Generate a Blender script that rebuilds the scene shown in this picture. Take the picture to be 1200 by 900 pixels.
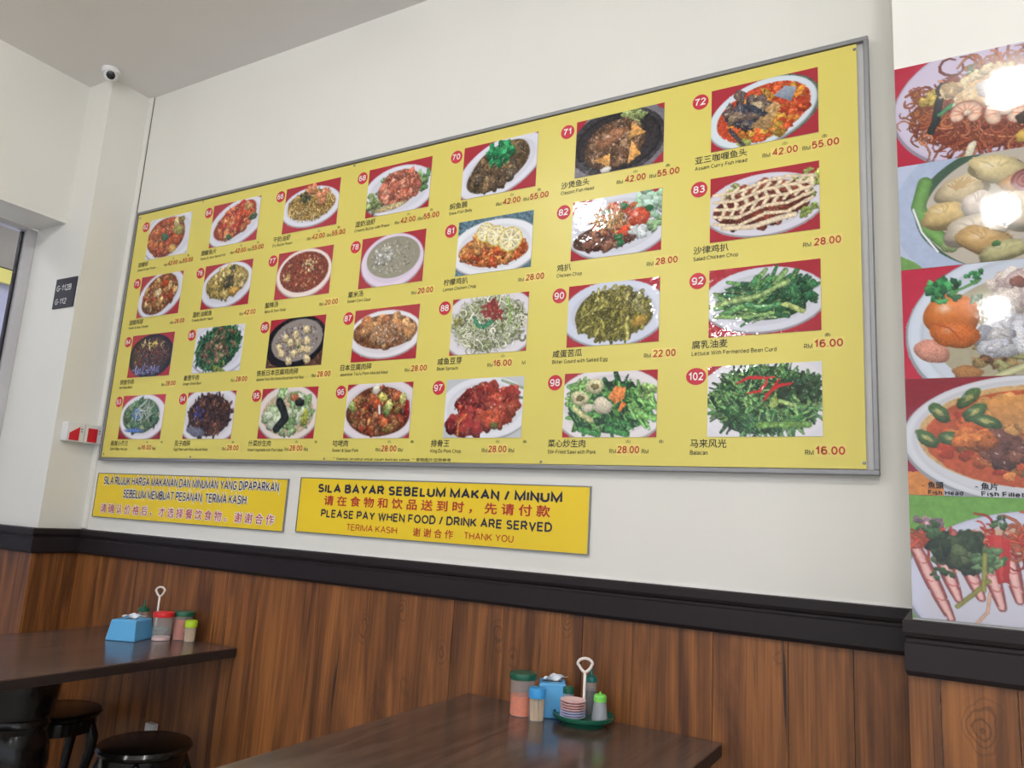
import bpy, bmesh, math, random
import numpy as np
from mathutils import Vector, Matrix
PI = math.pi
for o in list(bpy.data.objects): bpy.data.objects.remove(o)
scene = bpy.context.scene
COL = scene.collection
EYE = 1.27          # camera height; menu wall face is y = 2.1, floor z = 0

# ------------------------------------------------------------------ camera
cam = bpy.data.cameras.new('camera'); cam.lens = 26.71; cam.sensor_width = 36; cam.clip_start = .02
co = bpy.data.objects.new('camera', cam); COL.objects.link(co)
co.matrix_world = Matrix(((0.86634099, 0.03859104, 0.49795986, 0), (0.49589273, -0.18529406, -0.84838465, 0),
                          (0.05952896, 0.98192507, -0.17966486, EYE), (0, 0, 0, 1)))
scene.camera = co
# ------------------------------------------------------------------ world, view
w = bpy.data.worlds.new('world'); scene.world = w; w.use_nodes = True
w.node_tree.nodes['Background'].inputs[0].default_value = (.8, .85, .95, 1)
w.node_tree.nodes['Background'].inputs[1].default_value = 1.5
vs = scene.view_settings
vs.view_transform = 'Standard'; vs.look = 'None'; vs.gamma = 1; vs.use_curve_mapping = False
vs.exposure = 0.06
LAMP_W = 165.0
CEIL = EYE + 2.0076
LAMPS = [(.27, .02), (.3, -1.36), (.35, -3.5), (-1.95, .05), (-1.95, -1.9), (-1.95, -3.6), (2.5, -1.0), (2.5, -3.4)]

# ------------------------------------------------------------------ helpers
def lin(c):
    return tuple(((v/255)/12.92 if v/255 <= .04045 else ((v/255+.055)/1.055)**2.4) for v in c)
def new_mat(name):
    m = bpy.data.materials.new(name); m.use_nodes = True
    return m, m.node_tree, m.node_tree.nodes['Principled BSDF']
def mat(name, c, rough=.5, metal=0, coat=0, trans=0, ior=1.45, vary=.05, scale=8, bump=0, bscale=60, spec=.5):
    m, t, b = new_mat(name); n, l = t.nodes, t.links
    tc = n.new('ShaderNodeTexCoord'); nz = n.new('ShaderNodeTexNoise'); nz.inputs['Scale'].default_value = scale
    nz.inputs['Detail'].default_value = 4
    l.new(tc.outputs['Object'], nz.inputs['Vector'])
    r = n.new('ShaderNodeValToRGB'); a = lin(c)
    r.color_ramp.elements[0].position = .3; r.color_ramp.elements[1].position = .7
    r.color_ramp.elements[0].color = tuple(v*(1-vary) for v in a)+(1,)
    r.color_ramp.elements[1].color = tuple(min(1, v*(1+vary)) for v in a)+(1,)
    l.new(nz.outputs['Fac'], r.inputs['Fac']); l.new(r.outputs['Color'], b.inputs['Base Color'])
    b.inputs['Roughness'].default_value = rough; b.inputs['Metallic'].default_value = metal
    b.inputs['Coat Weight'].default_value = coat; b.inputs['Coat Roughness'].default_value = .08
    b.inputs['Transmission Weight'].default_value = trans; b.inputs['IOR'].default_value = ior
    b.inputs['Specular IOR Level'].default_value = spec
    if bump:
        n2 = n.new('ShaderNodeTexNoise'); n2.inputs['Scale'].default_value = bscale; n2.inputs['Detail'].default_value = 3
        l.new(tc.outputs['Object'], n2.inputs['Vector'])
        bp = n.new('ShaderNodeBump'); bp.inputs['Strength'].default_value = bump; bp.inputs['Distance'].default_value = .002
        l.new(n2.outputs['Fac'], bp.inputs['Height']); l.new(bp.outputs['Normal'], b.inputs['Normal'])
    return m
def wood(name, dark, light, streak, rough=.45, coat=0, axis='Z', knots=True, sc=1.0):
    """long grained wood: stretched noise plus bent rings for the knots"""
    m, t, b = new_mat(name); n, l = t.nodes, t.links
    tc = n.new('ShaderNodeTexCoord'); oi = n.new('ShaderNodeObjectInfo')
    ml = n.new('ShaderNodeMath'); ml.operation = 'MULTIPLY'; ml.inputs[1].default_value = 37.0
    l.new(oi.outputs['Random'], ml.inputs[0])
    cb = n.new('ShaderNodeCombineXYZ'); l.new(ml.outputs[0], cb.inputs[0]); l.new(ml.outputs[0], cb.inputs[2])
    ad = n.new('ShaderNodeVectorMath'); ad.operation = 'ADD'
    l.new(tc.outputs['Object'], ad.inputs[0]); l.new(cb.outputs[0], ad.inputs[1])
    def stretched(s, k, detail, dist=0):
        mp = n.new('ShaderNodeMapping')
        mp.inputs['Scale'].default_value = {'Z': (s, s, s*k), 'Y': (s, s*k, s), 'X': (s*k, s, s)}[axis]
        l.new(ad.outputs[0], mp.inputs['Vector'])
        x = n.new('ShaderNodeTexNoise'); x.inputs['Scale'].default_value = 1; x.inputs['Detail'].default_value = detail
        x.inputs['Distortion'].default_value = dist
        l.new(mp.outputs[0], x.inputs['Vector']); return x
    a = stretched(13*sc, .10, 8, 1.4); f = stretched(150*sc, .018, 4, .3)
    r = n.new('ShaderNodeValToRGB'); e = r.color_ramp.elements
    e[0].position = .34; e[0].color = lin(dark)+(1,); e[1].position = .64; e[1].color = lin(light)+(1,)
    l.new(a.outputs['Fac'], r.inputs['Fac'])
    r2 = n.new('ShaderNodeValToRGB'); e = r2.color_ramp.elements
    e[0].position = .36; e[0].color = (.60, .57, .55, 1); e[1].position = .62; e[1].color = (1.05, 1.05, 1.05, 1)
    l.new(f.outputs['Fac'], r2.inputs['Fac'])
    mx = n.new('ShaderNodeMix'); mx.data_type = 'RGBA'; mx.blend_type = 'MULTIPLY'; mx.inputs['Factor'].default_value = .8
    l.new(r.outputs['Color'], mx.inputs['A']); l.new(r2.outputs['Color'], mx.inputs['B'])
    out = mx.outputs['Result']
    # thin dark cracks
    c = stretched(55*sc, .028, 2, .5)
    r3 = n.new('ShaderNodeValToRGB'); e = r3.color_ramp.elements
    e[0].position = .28; e[0].color = (1, 1, 1, 1); e[1].position = .34; e[1].color = (0, 0, 0, 1)
    l.new(c.outputs['Fac'], r3.inputs['Fac'])
    mx2 = n.new('ShaderNodeMix'); mx2.data_type = 'RGBA'
    l.new(r3.outputs['Color'], mx2.inputs['Factor']); l.new(out, mx2.inputs['A']); mx2.inputs['B'].default_value = lin(streak)+(1,)
    out = mx2.outputs['Result']
    if knots:
        nd = n.new('ShaderNodeTexNoise'); nd.inputs['Scale'].default_value = 14; nd.inputs['Detail'].default_value = 4; l.new(ad.outputs[0], nd.inputs['Vector'])
        sc_ = n.new('ShaderNodeVectorMath'); sc_.operation = 'SCALE'; sc_.inputs['Scale'].default_value = .045; l.new(nd.outputs['Color'], sc_.inputs[0])
        ad2 = n.new('ShaderNodeVectorMath'); ad2.operation = 'ADD'; l.new(ad.outputs[0], ad2.inputs[0]); l.new(sc_.outputs[0], ad2.inputs[1])
        mp = n.new('ShaderNodeMapping'); mp.inputs['Scale'].default_value = (6, 6, 3.2); l.new(ad2.outputs[0], mp.inputs['Vector'])
        vo = n.new('ShaderNodeTexVoronoi'); vo.inputs['Scale'].default_value = 1.0; l.new(mp.outputs[0], vo.inputs['Vector'])
        mu = n.new('ShaderNodeMath'); mu.operation = 'MULTIPLY'; mu.inputs[1].default_value = 120; l.new(vo.outputs['Distance'], mu.inputs[0])
        si = n.new('ShaderNodeMath'); si.operation = 'SINE'; l.new(mu.outputs[0], si.inputs[0])
        mr = n.new('ShaderNodeMapRange'); mr.inputs[1].default_value = .10; mr.inputs[2].default_value = .24
        mr.inputs[3].default_value = .50; mr.inputs[4].default_value = 0; l.new(vo.outputs['Distance'], mr.inputs[0])
        gt = n.new('ShaderNodeMapRange'); gt.inputs[1].default_value = .2; gt.inputs[2].default_value = .9; l.new(si.outputs[0], gt.inputs[0])
        pr = n.new('ShaderNodeMath'); pr.operation = 'MULTIPLY'; l.new(mr.outputs[0], pr.inputs[0]); l.new(gt.outputs[0], pr.inputs[1])
        mx3 = n.new('ShaderNodeMix'); mx3.data_type = 'RGBA'
        l.new(pr.outputs[0], mx3.inputs['Factor']); l.new(out, mx3.inputs['A']); mx3.inputs['B'].default_value = lin(streak)+(1,)
        out = mx3.outputs['Result']
    l.new(out, b.inputs['Base Color'])
    b.inputs['Roughness'].default_value = rough; b.inputs['Coat Weight'].default_value = coat; b.inputs['Coat Roughness'].default_value = .15
    bp = n.new('ShaderNodeBump'); bp.inputs['Strength'].default_value = .15; bp.inputs['Distance'].default_value = .001
    l.new(f.outputs['Fac'], bp.inputs['Height']); l.new(bp.outputs['Normal'], b.inputs['Normal'])
    return m

M = {}
M['wall'] = mat('cream_paint', (226, 225, 219), .6, vary=.015, scale=3, bump=.08, bscale=40)
M['ceil'] = mat('ceiling_paint', (232, 229, 227), .8, vary=.015, scale=2)
M['floor'] = mat('floor_tile', (178, 172, 162), .4, vary=.1, scale=5)
M['wood'] = wood('wall_wood', (90, 52, 26), (148, 94, 48), (46, 25, 15), .42)
M['gap'] = mat('dark_joint', (48, 28, 20), .8)
M['table'] = wood('table_wood', (74, 58, 53), (104, 84, 75), (60, 46, 42), .2, coat=.2, axis='Y', knots=False, sc=1.3)
M['table_edge'] = mat('table_edge', (42, 34, 33), .4)
M['dado'] = mat('dado_paint', (33, 27, 30), .5, spec=.35, vary=.06, scale=10, bump=.1)
M['blackwood'] = mat('black_lacquer', (15, 12, 12), .22, coat=.1, spec=.35)
M['yellow'] = mat('yellow_sheet', (220, 207, 106), .35, vary=.02, scale=2, bump=.05, bscale=6)
M['yellow2'] = mat('yellow_sign', (236, 204, 46), .3, vary=.03, scale=3)
M['sticker'] = mat('price_sticker', (227, 211, 116), .4)
M['alu'] = mat('grey_frame', (140, 141, 144), .4, metal=.5, vary=.04)
M['backing'] = mat('pale_backing', (190, 190, 192), .5)
M['alu_light'] = mat('pale_aluminium', (196, 194, 198), .4, metal=.2)
M['black'] = mat('black_ink', (32, 30, 34), .5)
M['navy'] = mat('navy_ink', (28, 30, 62), .5)
M['red'] = mat('red_ink', (178, 46, 40), .5)
M['crimson'] = mat('crimson_ink', (182, 34, 58), .5)
M['white'] = mat('white_ink', (240, 238, 236), .5)
M['disc'] = mat('red_disc', (196, 42, 62), .45)
M['redlabel'] = mat('red_label', (205, 30, 48), .4)
M['whiteplastic'] = mat('white_plastic', (225, 225, 226), .35)
M['signblack'] = mat('sign_black', (44, 46, 54), .4)
M['tissuebox'] = mat('tissue_box_blue', (92, 172, 226), .4, vary=.04)
M['tissue'] = mat('tissue_paper', (238, 240, 245), .9)
M['green'] = mat('dark_green_plastic', (20, 92, 70), .3, coat=.3)
M['teal'] = mat('teal_plastic', (22, 104, 98), .35)
M['lime'] = mat('lime_plastic', (124, 214, 96), .4)
M['yellowgreen'] = mat('yellow_green_plastic', (180, 214, 40), .4)
M['redplastic'] = mat('red_plastic', (222, 40, 46), .35)
M['blueplastic'] = mat('blue_plastic', (64, 160, 226), .35)
M['pink'] = mat('pink_plastic', (246, 208, 206), .4)
M['lilac'] = mat('lilac_plastic', (218, 218, 242), .4)
M['handle'] = mat('handle_plastic', (240, 232, 226), .4)
M['clear'] = mat('frosted_plastic', (226, 228, 230), .25); M['clear'].node_tree.nodes['Principled BSDF'].inputs['Alpha'].default_value = .13
M['clearhard'] = mat('clear_plastic', (245, 246, 248), .05); M['clearhard'].node_tree.nodes['Principled BSDF'].inputs['Alpha'].default_value = .10
M['milky'] = mat('milky_plastic', (190, 196, 204), .35); M['milky'].node_tree.nodes['Principled BSDF'].inputs['Alpha'].default_value = .55
M['chilli'] = mat('chilli_sauce', (236, 108, 0), .6, vary=.15, scale=120)
M['chilli2'] = mat('chilli_paste', (188, 78, 24), .5, vary=.15, scale=120)
M['soy'] = mat('dark_sauce', (16, 13, 18), .3)
M['greysauce'] = mat('pale_liquid', (150, 160, 178), .4)
M['pick'] = mat('toothpick_wood', (226, 196, 152), .7, vary=.1, scale=200)
M['lens'] = mat('lens_glass', (18, 18, 24), .1, coat=.6)
M['glass'] = mat('window_glass', (235, 240, 245), .02, trans=1, ior=1.05, vary=0)
M['corridor'] = mat('corridor_wall', (176, 172, 190), .7)
M['corridor_beige'] = mat('corridor_beige', (160, 150, 138), .7)
M['steel'] = mat('screw_steel', (150, 150, 150), .3, metal=.9)
m, t, b = new_mat('lamp_diffuser'); b.inputs['Base Color'].default_value = (1, 1, 1, 1)
b.inputs['Emission Color'].default_value = (1, .98, .95, 1); b.inputs['Emission Strength'].default_value = LAMP_W; M['lamp'] = m
# printed paper: colour from the painted print, sealed under slightly wrinkled clear film
def print_mat(name, rough, strength, scale):
    m, t, b = new_mat(name); n, l = t.nodes, t.links
    at = n.new('ShaderNodeAttribute'); at.attribute_name = 'print'; l.new(at.outputs['Color'], b.inputs['Base Color'])
    b.inputs['Roughness'].default_value = rough
    tc = n.new('ShaderNodeTexCoord'); nz = n.new('ShaderNodeTexNoise'); nz.inputs['Scale'].default_value = scale; nz.inputs['Detail'].default_value = 2
    l.new(tc.outputs['Object'], nz.inputs['Vector'])
    bp = n.new('ShaderNodeBump'); bp.inputs['Strength'].default_value = strength; bp.inputs['Distance'].default_value = .004
    l.new(nz.outputs['Fac'], bp.inputs['Height']); l.new(bp.outputs['Normal'], b.inputs['Normal'])
    return m
M['print'] = print_mat('menu_print', .06, .28, 34)
M['poster'] = print_mat('poster_print', .045, .012, 120)

def tag(o, label=None, cat=None, group=None, kind=None):
    for k, v in (('label', label), ('category', cat), ('group', group), ('kind', kind)):
        if v: o[k] = v
    return o
def empty(name, loc, label, cat, group=None, rz=0):
    o = bpy.data.objects.new(name, None); COL.objects.link(o); o.location = loc; o.rotation_euler.z = rz
    o.empty_display_size = .05
    return tag(o, label, cat, group)
def link(name, me, material=None, parent=None, loc=None, smooth=False):
    if material is not None and not me.materials: me.materials.append(material)
    o = bpy.data.objects.new(name, me); COL.objects.link(o)
    if parent is not None: o.parent = parent
    if loc is not None: o.location = loc
    if smooth: me.shade_smooth()
    return o
def bm_obj(name, bm, material, parent=None, loc=None, smooth=False, bevel=0, angle=None):
    bmesh.ops.recalc_face_normals(bm, faces=bm.faces)
    me = bpy.data.meshes.new(name); bm.to_mesh(me); bm.free()
    o = link(name, me, material, parent, loc, smooth)
    if bevel:
        md = o.modifiers.new('bevel', 'BEVEL'); md.width = bevel; md.segments = 2; md.limit_method = 'ANGLE'
    if smooth and angle: me.set_sharp_from_angle(angle=math.radians(angle))
    return o
def box_bm(x0, x1, y0, y1, z0, z1, bm=None):
    bm = bm or bmesh.new()
    v = [bm.verts.new((x, y, z)) for x in (x0, x1) for y in (y0, y1) for z in (z0, z1)]
    for f in ((0, 1, 3, 2), (4, 6, 7, 5), (0, 4, 5, 1), (2, 3, 7, 6), (0, 2, 6, 4), (1, 5, 7, 3)): bm.faces.new([v[i] for i in f])
    return bm
def box(name, x0, x1, y0, y1, z0, z1, m, parent=None, bevel=0):
    return bm_obj(name, box_bm(x0, x1, y0, y1, z0, z1), M[m], parent, bevel=bevel)
def lathe(name, prof, m, parent=None, loc=None, seg=32, sx=1, sy=1, smooth=True, angle=35):
    bm = bmesh.new(); rings = []
    for r, z in prof:
        if r < 1e-6: rings.append([bm.verts.new((0, 0, z))])
        else: rings.append([bm.verts.new((r*sx*math.cos(2*PI*i/seg), r*sy*math.sin(2*PI*i/seg), z)) for i in range(seg)])
    for a, b in zip(rings, rings[1:]):
        for i in range(seg):
            j = (i+1) % seg
            if len(a) == 1 and len(b) == 1: continue
            if len(a) == 1: bm.faces.new((a[0], b[i], b[j]))
            elif len(b) == 1: bm.faces.new((a[i], a[j], b[0]))
            else: bm.faces.new((a[i], a[j], b[j], b[i]))
    return bm_obj(name, bm, m if not isinstance(m, str) else M[m], parent, loc, smooth, angle=angle)
def tube_bm(pts, rad, seg=10, closed=False, bm=None):
    bm = bm or bmesh.new(); P = [Vector(p) for p in pts]; n = len(P)
    R = rad if isinstance(rad, (list, tuple)) else [rad]*n
    rings = []; up = Vector((0.13, 0.9, .4)).normalized()
    for i in range(n):
        a = P[(i-1) % n] if (closed or i > 0) else P[i]; b = P[(i+1) % n] if (closed or i < n-1) else P[i]
        t = (b-a).normalized(); u = up - t*up.dot(t)
        if u.length < 1e-4: u = Vector((1, 0, 0)) - t*t.x
        u.normalize(); up = u; v = t.cross(u)
        rings.append([bm.verts.new(P[i]+(u*math.cos(2*PI*k/seg)+v*math.sin(2*PI*k/seg))*R[i]) for k in range(seg)])
    for i in range(n if closed else n-1):
        a, b = rings[i], rings[(i+1) % n]
        for k in range(seg): bm.faces.new((a[k], a[(k+1) % seg], b[(k+1) % seg], b[k]))
    if not closed: bm.faces.new(rings[0]); bm.faces.new(rings[-1][::-1])
    return bm

# ------------------------------------------------------------------ the setting
WY = 2.1                      # menu wall face
ZD0, ZD1 = EYE-.250, EYE-.143 # dado moulding
CX, CY = -3.460, 1.898        # left column: side face x, front face y
RX, RY = -.0815, 1.80         # right column
LX = -3.652                   # wall above the opening
ZS = EYE+1.289                # underside of the bulkhead
def struct(o): o['kind'] = 'structure'; return o
struct(box('floor', -6.2, 4.2, -5.2, 3.0, -.1, 0, 'floor'))
struct(box('ceiling', -6.2, 4.2, -5.2, 3.0, CEIL, CEIL+.1, 'ceil'))
wall_back = struct(box('wall_back', CX, RX+.01, WY, 2.4, 0, CEIL, 'wall'))
pillar_left = struct(box('wall_left_column', -3.95, CX, CY, 2.4, 0, CEIL, 'wall'))
pillar_right = struct(box('wall_right_column', RX, 4.2, RY, 2.4, 0, CEIL, 'wall'))
struct(box('wall_left', -3.90, LX, -5.2, CY, ZS, CEIL, 'wall'))
struct(box('wall_left_end', -3.95, LX, -5.2, -2.2, 0, ZS, 'wall'))
struct(box('wall_right', 4.0, 4.2, -1.0, 1.8, 0, CEIL, 'wall'))
struct(box('wall_right_lintel', 4.0, 4.2, -5.0, -1.0, 2.7, CEIL, 'wall'))
struct(box('wall_front', -3.6, 4.0, -5.2, -5.0, 0, .5, 'wall'))
struct(box('wall_front_lintel', -3.6, 4.0, -5.2, -5.0, 2.7, CEIL, 'wall'))
struct(box('wall_corridor', -6.2, -6.0, -5.2, 3.0, 0, CEIL, 'corridor'))
struct(box('trim_corridor_panel', -6.0, -5.97, -5.0, 2.95, EYE+1.62, CEIL-.01, 'corridor_beige'))
cs = box('corridor_sign', -5.97, -5.93, 2.2, 2.9, EYE+1.50, EYE+1.60, 'sticker'); tag(cs, 'yellow board glimpsed through the doorway glass at left edge', 'sign')
# opening: aluminium frame and glass at x = -3.95
d = struct(bpy.data.objects.new('door_1', None)); COL.objects.link(d); d.location = (-3.93, 1.2, 0)
def dbox(n, x0, x1, y0, y1, z0, z1, m):
    return box(n, x0+3.93, x1+3.93, y0-1.2, y1-1.2, z0, z1, m, d)
dbox('frame_post', -3.95, -3.90, CY-.052, CY-.002, 0, ZS-.002, 'alu_light')
dbox('frame_head', -3.95, -3.90, -2.198, CY-.054, ZS-.02, ZS-.002, 'alu_light')
dbox('gasket', -3.94, -3.915, CY-.062, CY-.054, 0, ZS-.024, 'black')
dbox('glass_pane', -3.932, -3.926, -2.19, CY-.063, 0.01, ZS-.024, 'glass')

# vertical trunking in the corner of the left column, with its open joint
struct(box('trim_1', CX+.001, CX+.034, WY-.012, WY-.0005, ZD1+.004, CEIL-.002, 'wall', bevel=.002))
struct(box('trim_2', CX+.034, CX+.0360, WY-.003, WY-.0003, ZD1+.35, CEIL-.002, 'gap'))

# wooden planks: each a child of the wall it clads
def planks(parent, xs, y, z1, axis='x', face=1, side=None):
    for i, (a, b_) in enumerate(zip(xs, xs[1:])):
        g = .0006
        p = .0105 + .0012*((i*7) % 3)/2
        if axis == 'x': bm = box_bm(a+g, b_-g, y-p, y-.0005, 0.1, z1)
        elif face > 0: bm = box_bm(y+.0005, y+p, a+g, b_-g, .1, z1)
        else: bm = box_bm(y-p, y-.0005, a+g, b_-g, .1, z1)
        o = bm_obj('plank', bm, M['wood'], None, bevel=.0007)
        o.parent = parent
def spread(a, b, seams, maxw=.16, minw=.06):
    xs = [a]+[s for s in seams if a+.03 < s < b-.03]+[b]; out = [a]; rng = random.Random(3)
    for p, q in zip(xs, xs[1:]):
        n = max(1, math.ceil((q-p)/maxw)); cuts = [p+(q-p)*(k+rng.uniform(-.15, .15))/n for k in range(1, n)]
        out += cuts+[q]
    return out
main = spread(CX+.002, RX-.0005, [-3.293, -3.002, -2.624, -2.424, -2.269, -1.976, -1.683, -1.389, -1.205, -1.098, -.941, -.788, -.565, -.376, -.225], .30)
planks(wall_back, main, WY, ZD0+.01)
planks(pillar_left, [-3.93, -3.80, -3.64, CX+.0118], CY, ZD0+.01)
planks(pillar_left, [CY, 2.0, WY-.0125], CX, ZD0+.01, axis='y')
planks(pillar_right, [RY, 1.95, WY-.0125], RX, ZD0+.01, axis='y', face=-1)
planks(pillar_right, [RX-.0118, -.037, .09, .21, .36, .5, .66, .8], RY, ZD0+.01)
# dark backing behind the joints
struct(box('baseboard_back', CX+.02, RX-.02, WY-.022, WY-.0005, 0, .1, 'dado'))
struct(box('baseboard_right', RX-.0, 4.0, RY-.022, RY-.0005, 0, .1, 'dado'))
# dado moulding: a shaped strip
def dado(name, path):
    """path: list of (x, y, outx, outy) wall points with the outward mitre direction"""
    prof = [(0, 0), (.022, 0), (.030, .010), (.030, .062), (.024, .066), (.024, .072), (.030, .076), (.034, .084), (.034, .103), (.030, .107), (0, .107)]
    bm = bmesh.new(); rows = []
    for (x, y, ox, oy) in path:
        rows.append([bm.verts.new((x+ox*p, y+oy*p, ZD0+q)) for p, q in prof])
    n = len(prof)
    for a, b_ in zip(rows, rows[1:]):
        for k in range(n): bm.faces.new((a[k], a[(k+1) % n], b_[(k+1) % n], b_[k]))
    bm.faces.new(rows[0]); bm.faces.new(rows[-1][::-1])
    return struct(bm_obj(name, bm, M['dado'], bevel=.0006))
dado('trim_3', [(CX, WY-.0005, 1, -1), (RX-.0005, WY-.0005, 0, -1)])
dado('trim_4', [(-3.90, CY-.0005, 0, -1), (CX+.0005, CY-.0005, 1, -1), (CX+.0005, WY-.001, 1, -1)])
dado('trim_5', [(RX-.0005, WY-.036, -.5, 0), (RX-.0005, RY-.0005, -.5, -1), (4.0, RY-.0005, 0, -1)])
# thin white strip along the top of the moulding
struct(box('trim_6', CX+.036, RX-.002, WY-.006, WY-.0006, ZD1+.0003, ZD1+.0035, 'white'))

# lamps
for i, (x, y) in enumerate(LAMPS):
    e = empty('ceiling_light', (x, y, CEIL), 'round surface mounted ceiling light out of the picture', 'light', 'round ceiling lights')
    lathe('light_housing', [(0, -.0005), (.085, -.0005), (.085, -.012), (0, -.012)], 'whiteplastic', e)
    lathe('diffuser', [(.0, -.0125), (.068, -.0125), (.070, -.03), (.070, -.095), (.062, -.105), (0, -.105)], 'lamp', e, seg=14)
# added fill light without a fixture, brightens the corridor behind the glass
L = bpy.data.lights.new('corridor_fill', 'AREA'); L.shape = 'RECTANGLE'; L.size = .3; L.size_y = 2; L.energy = 45
lo = bpy.data.objects.new('corridor_fill', L); COL.objects.link(lo); lo.location = (-4.9, 1.0, CEIL-.03)

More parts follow.
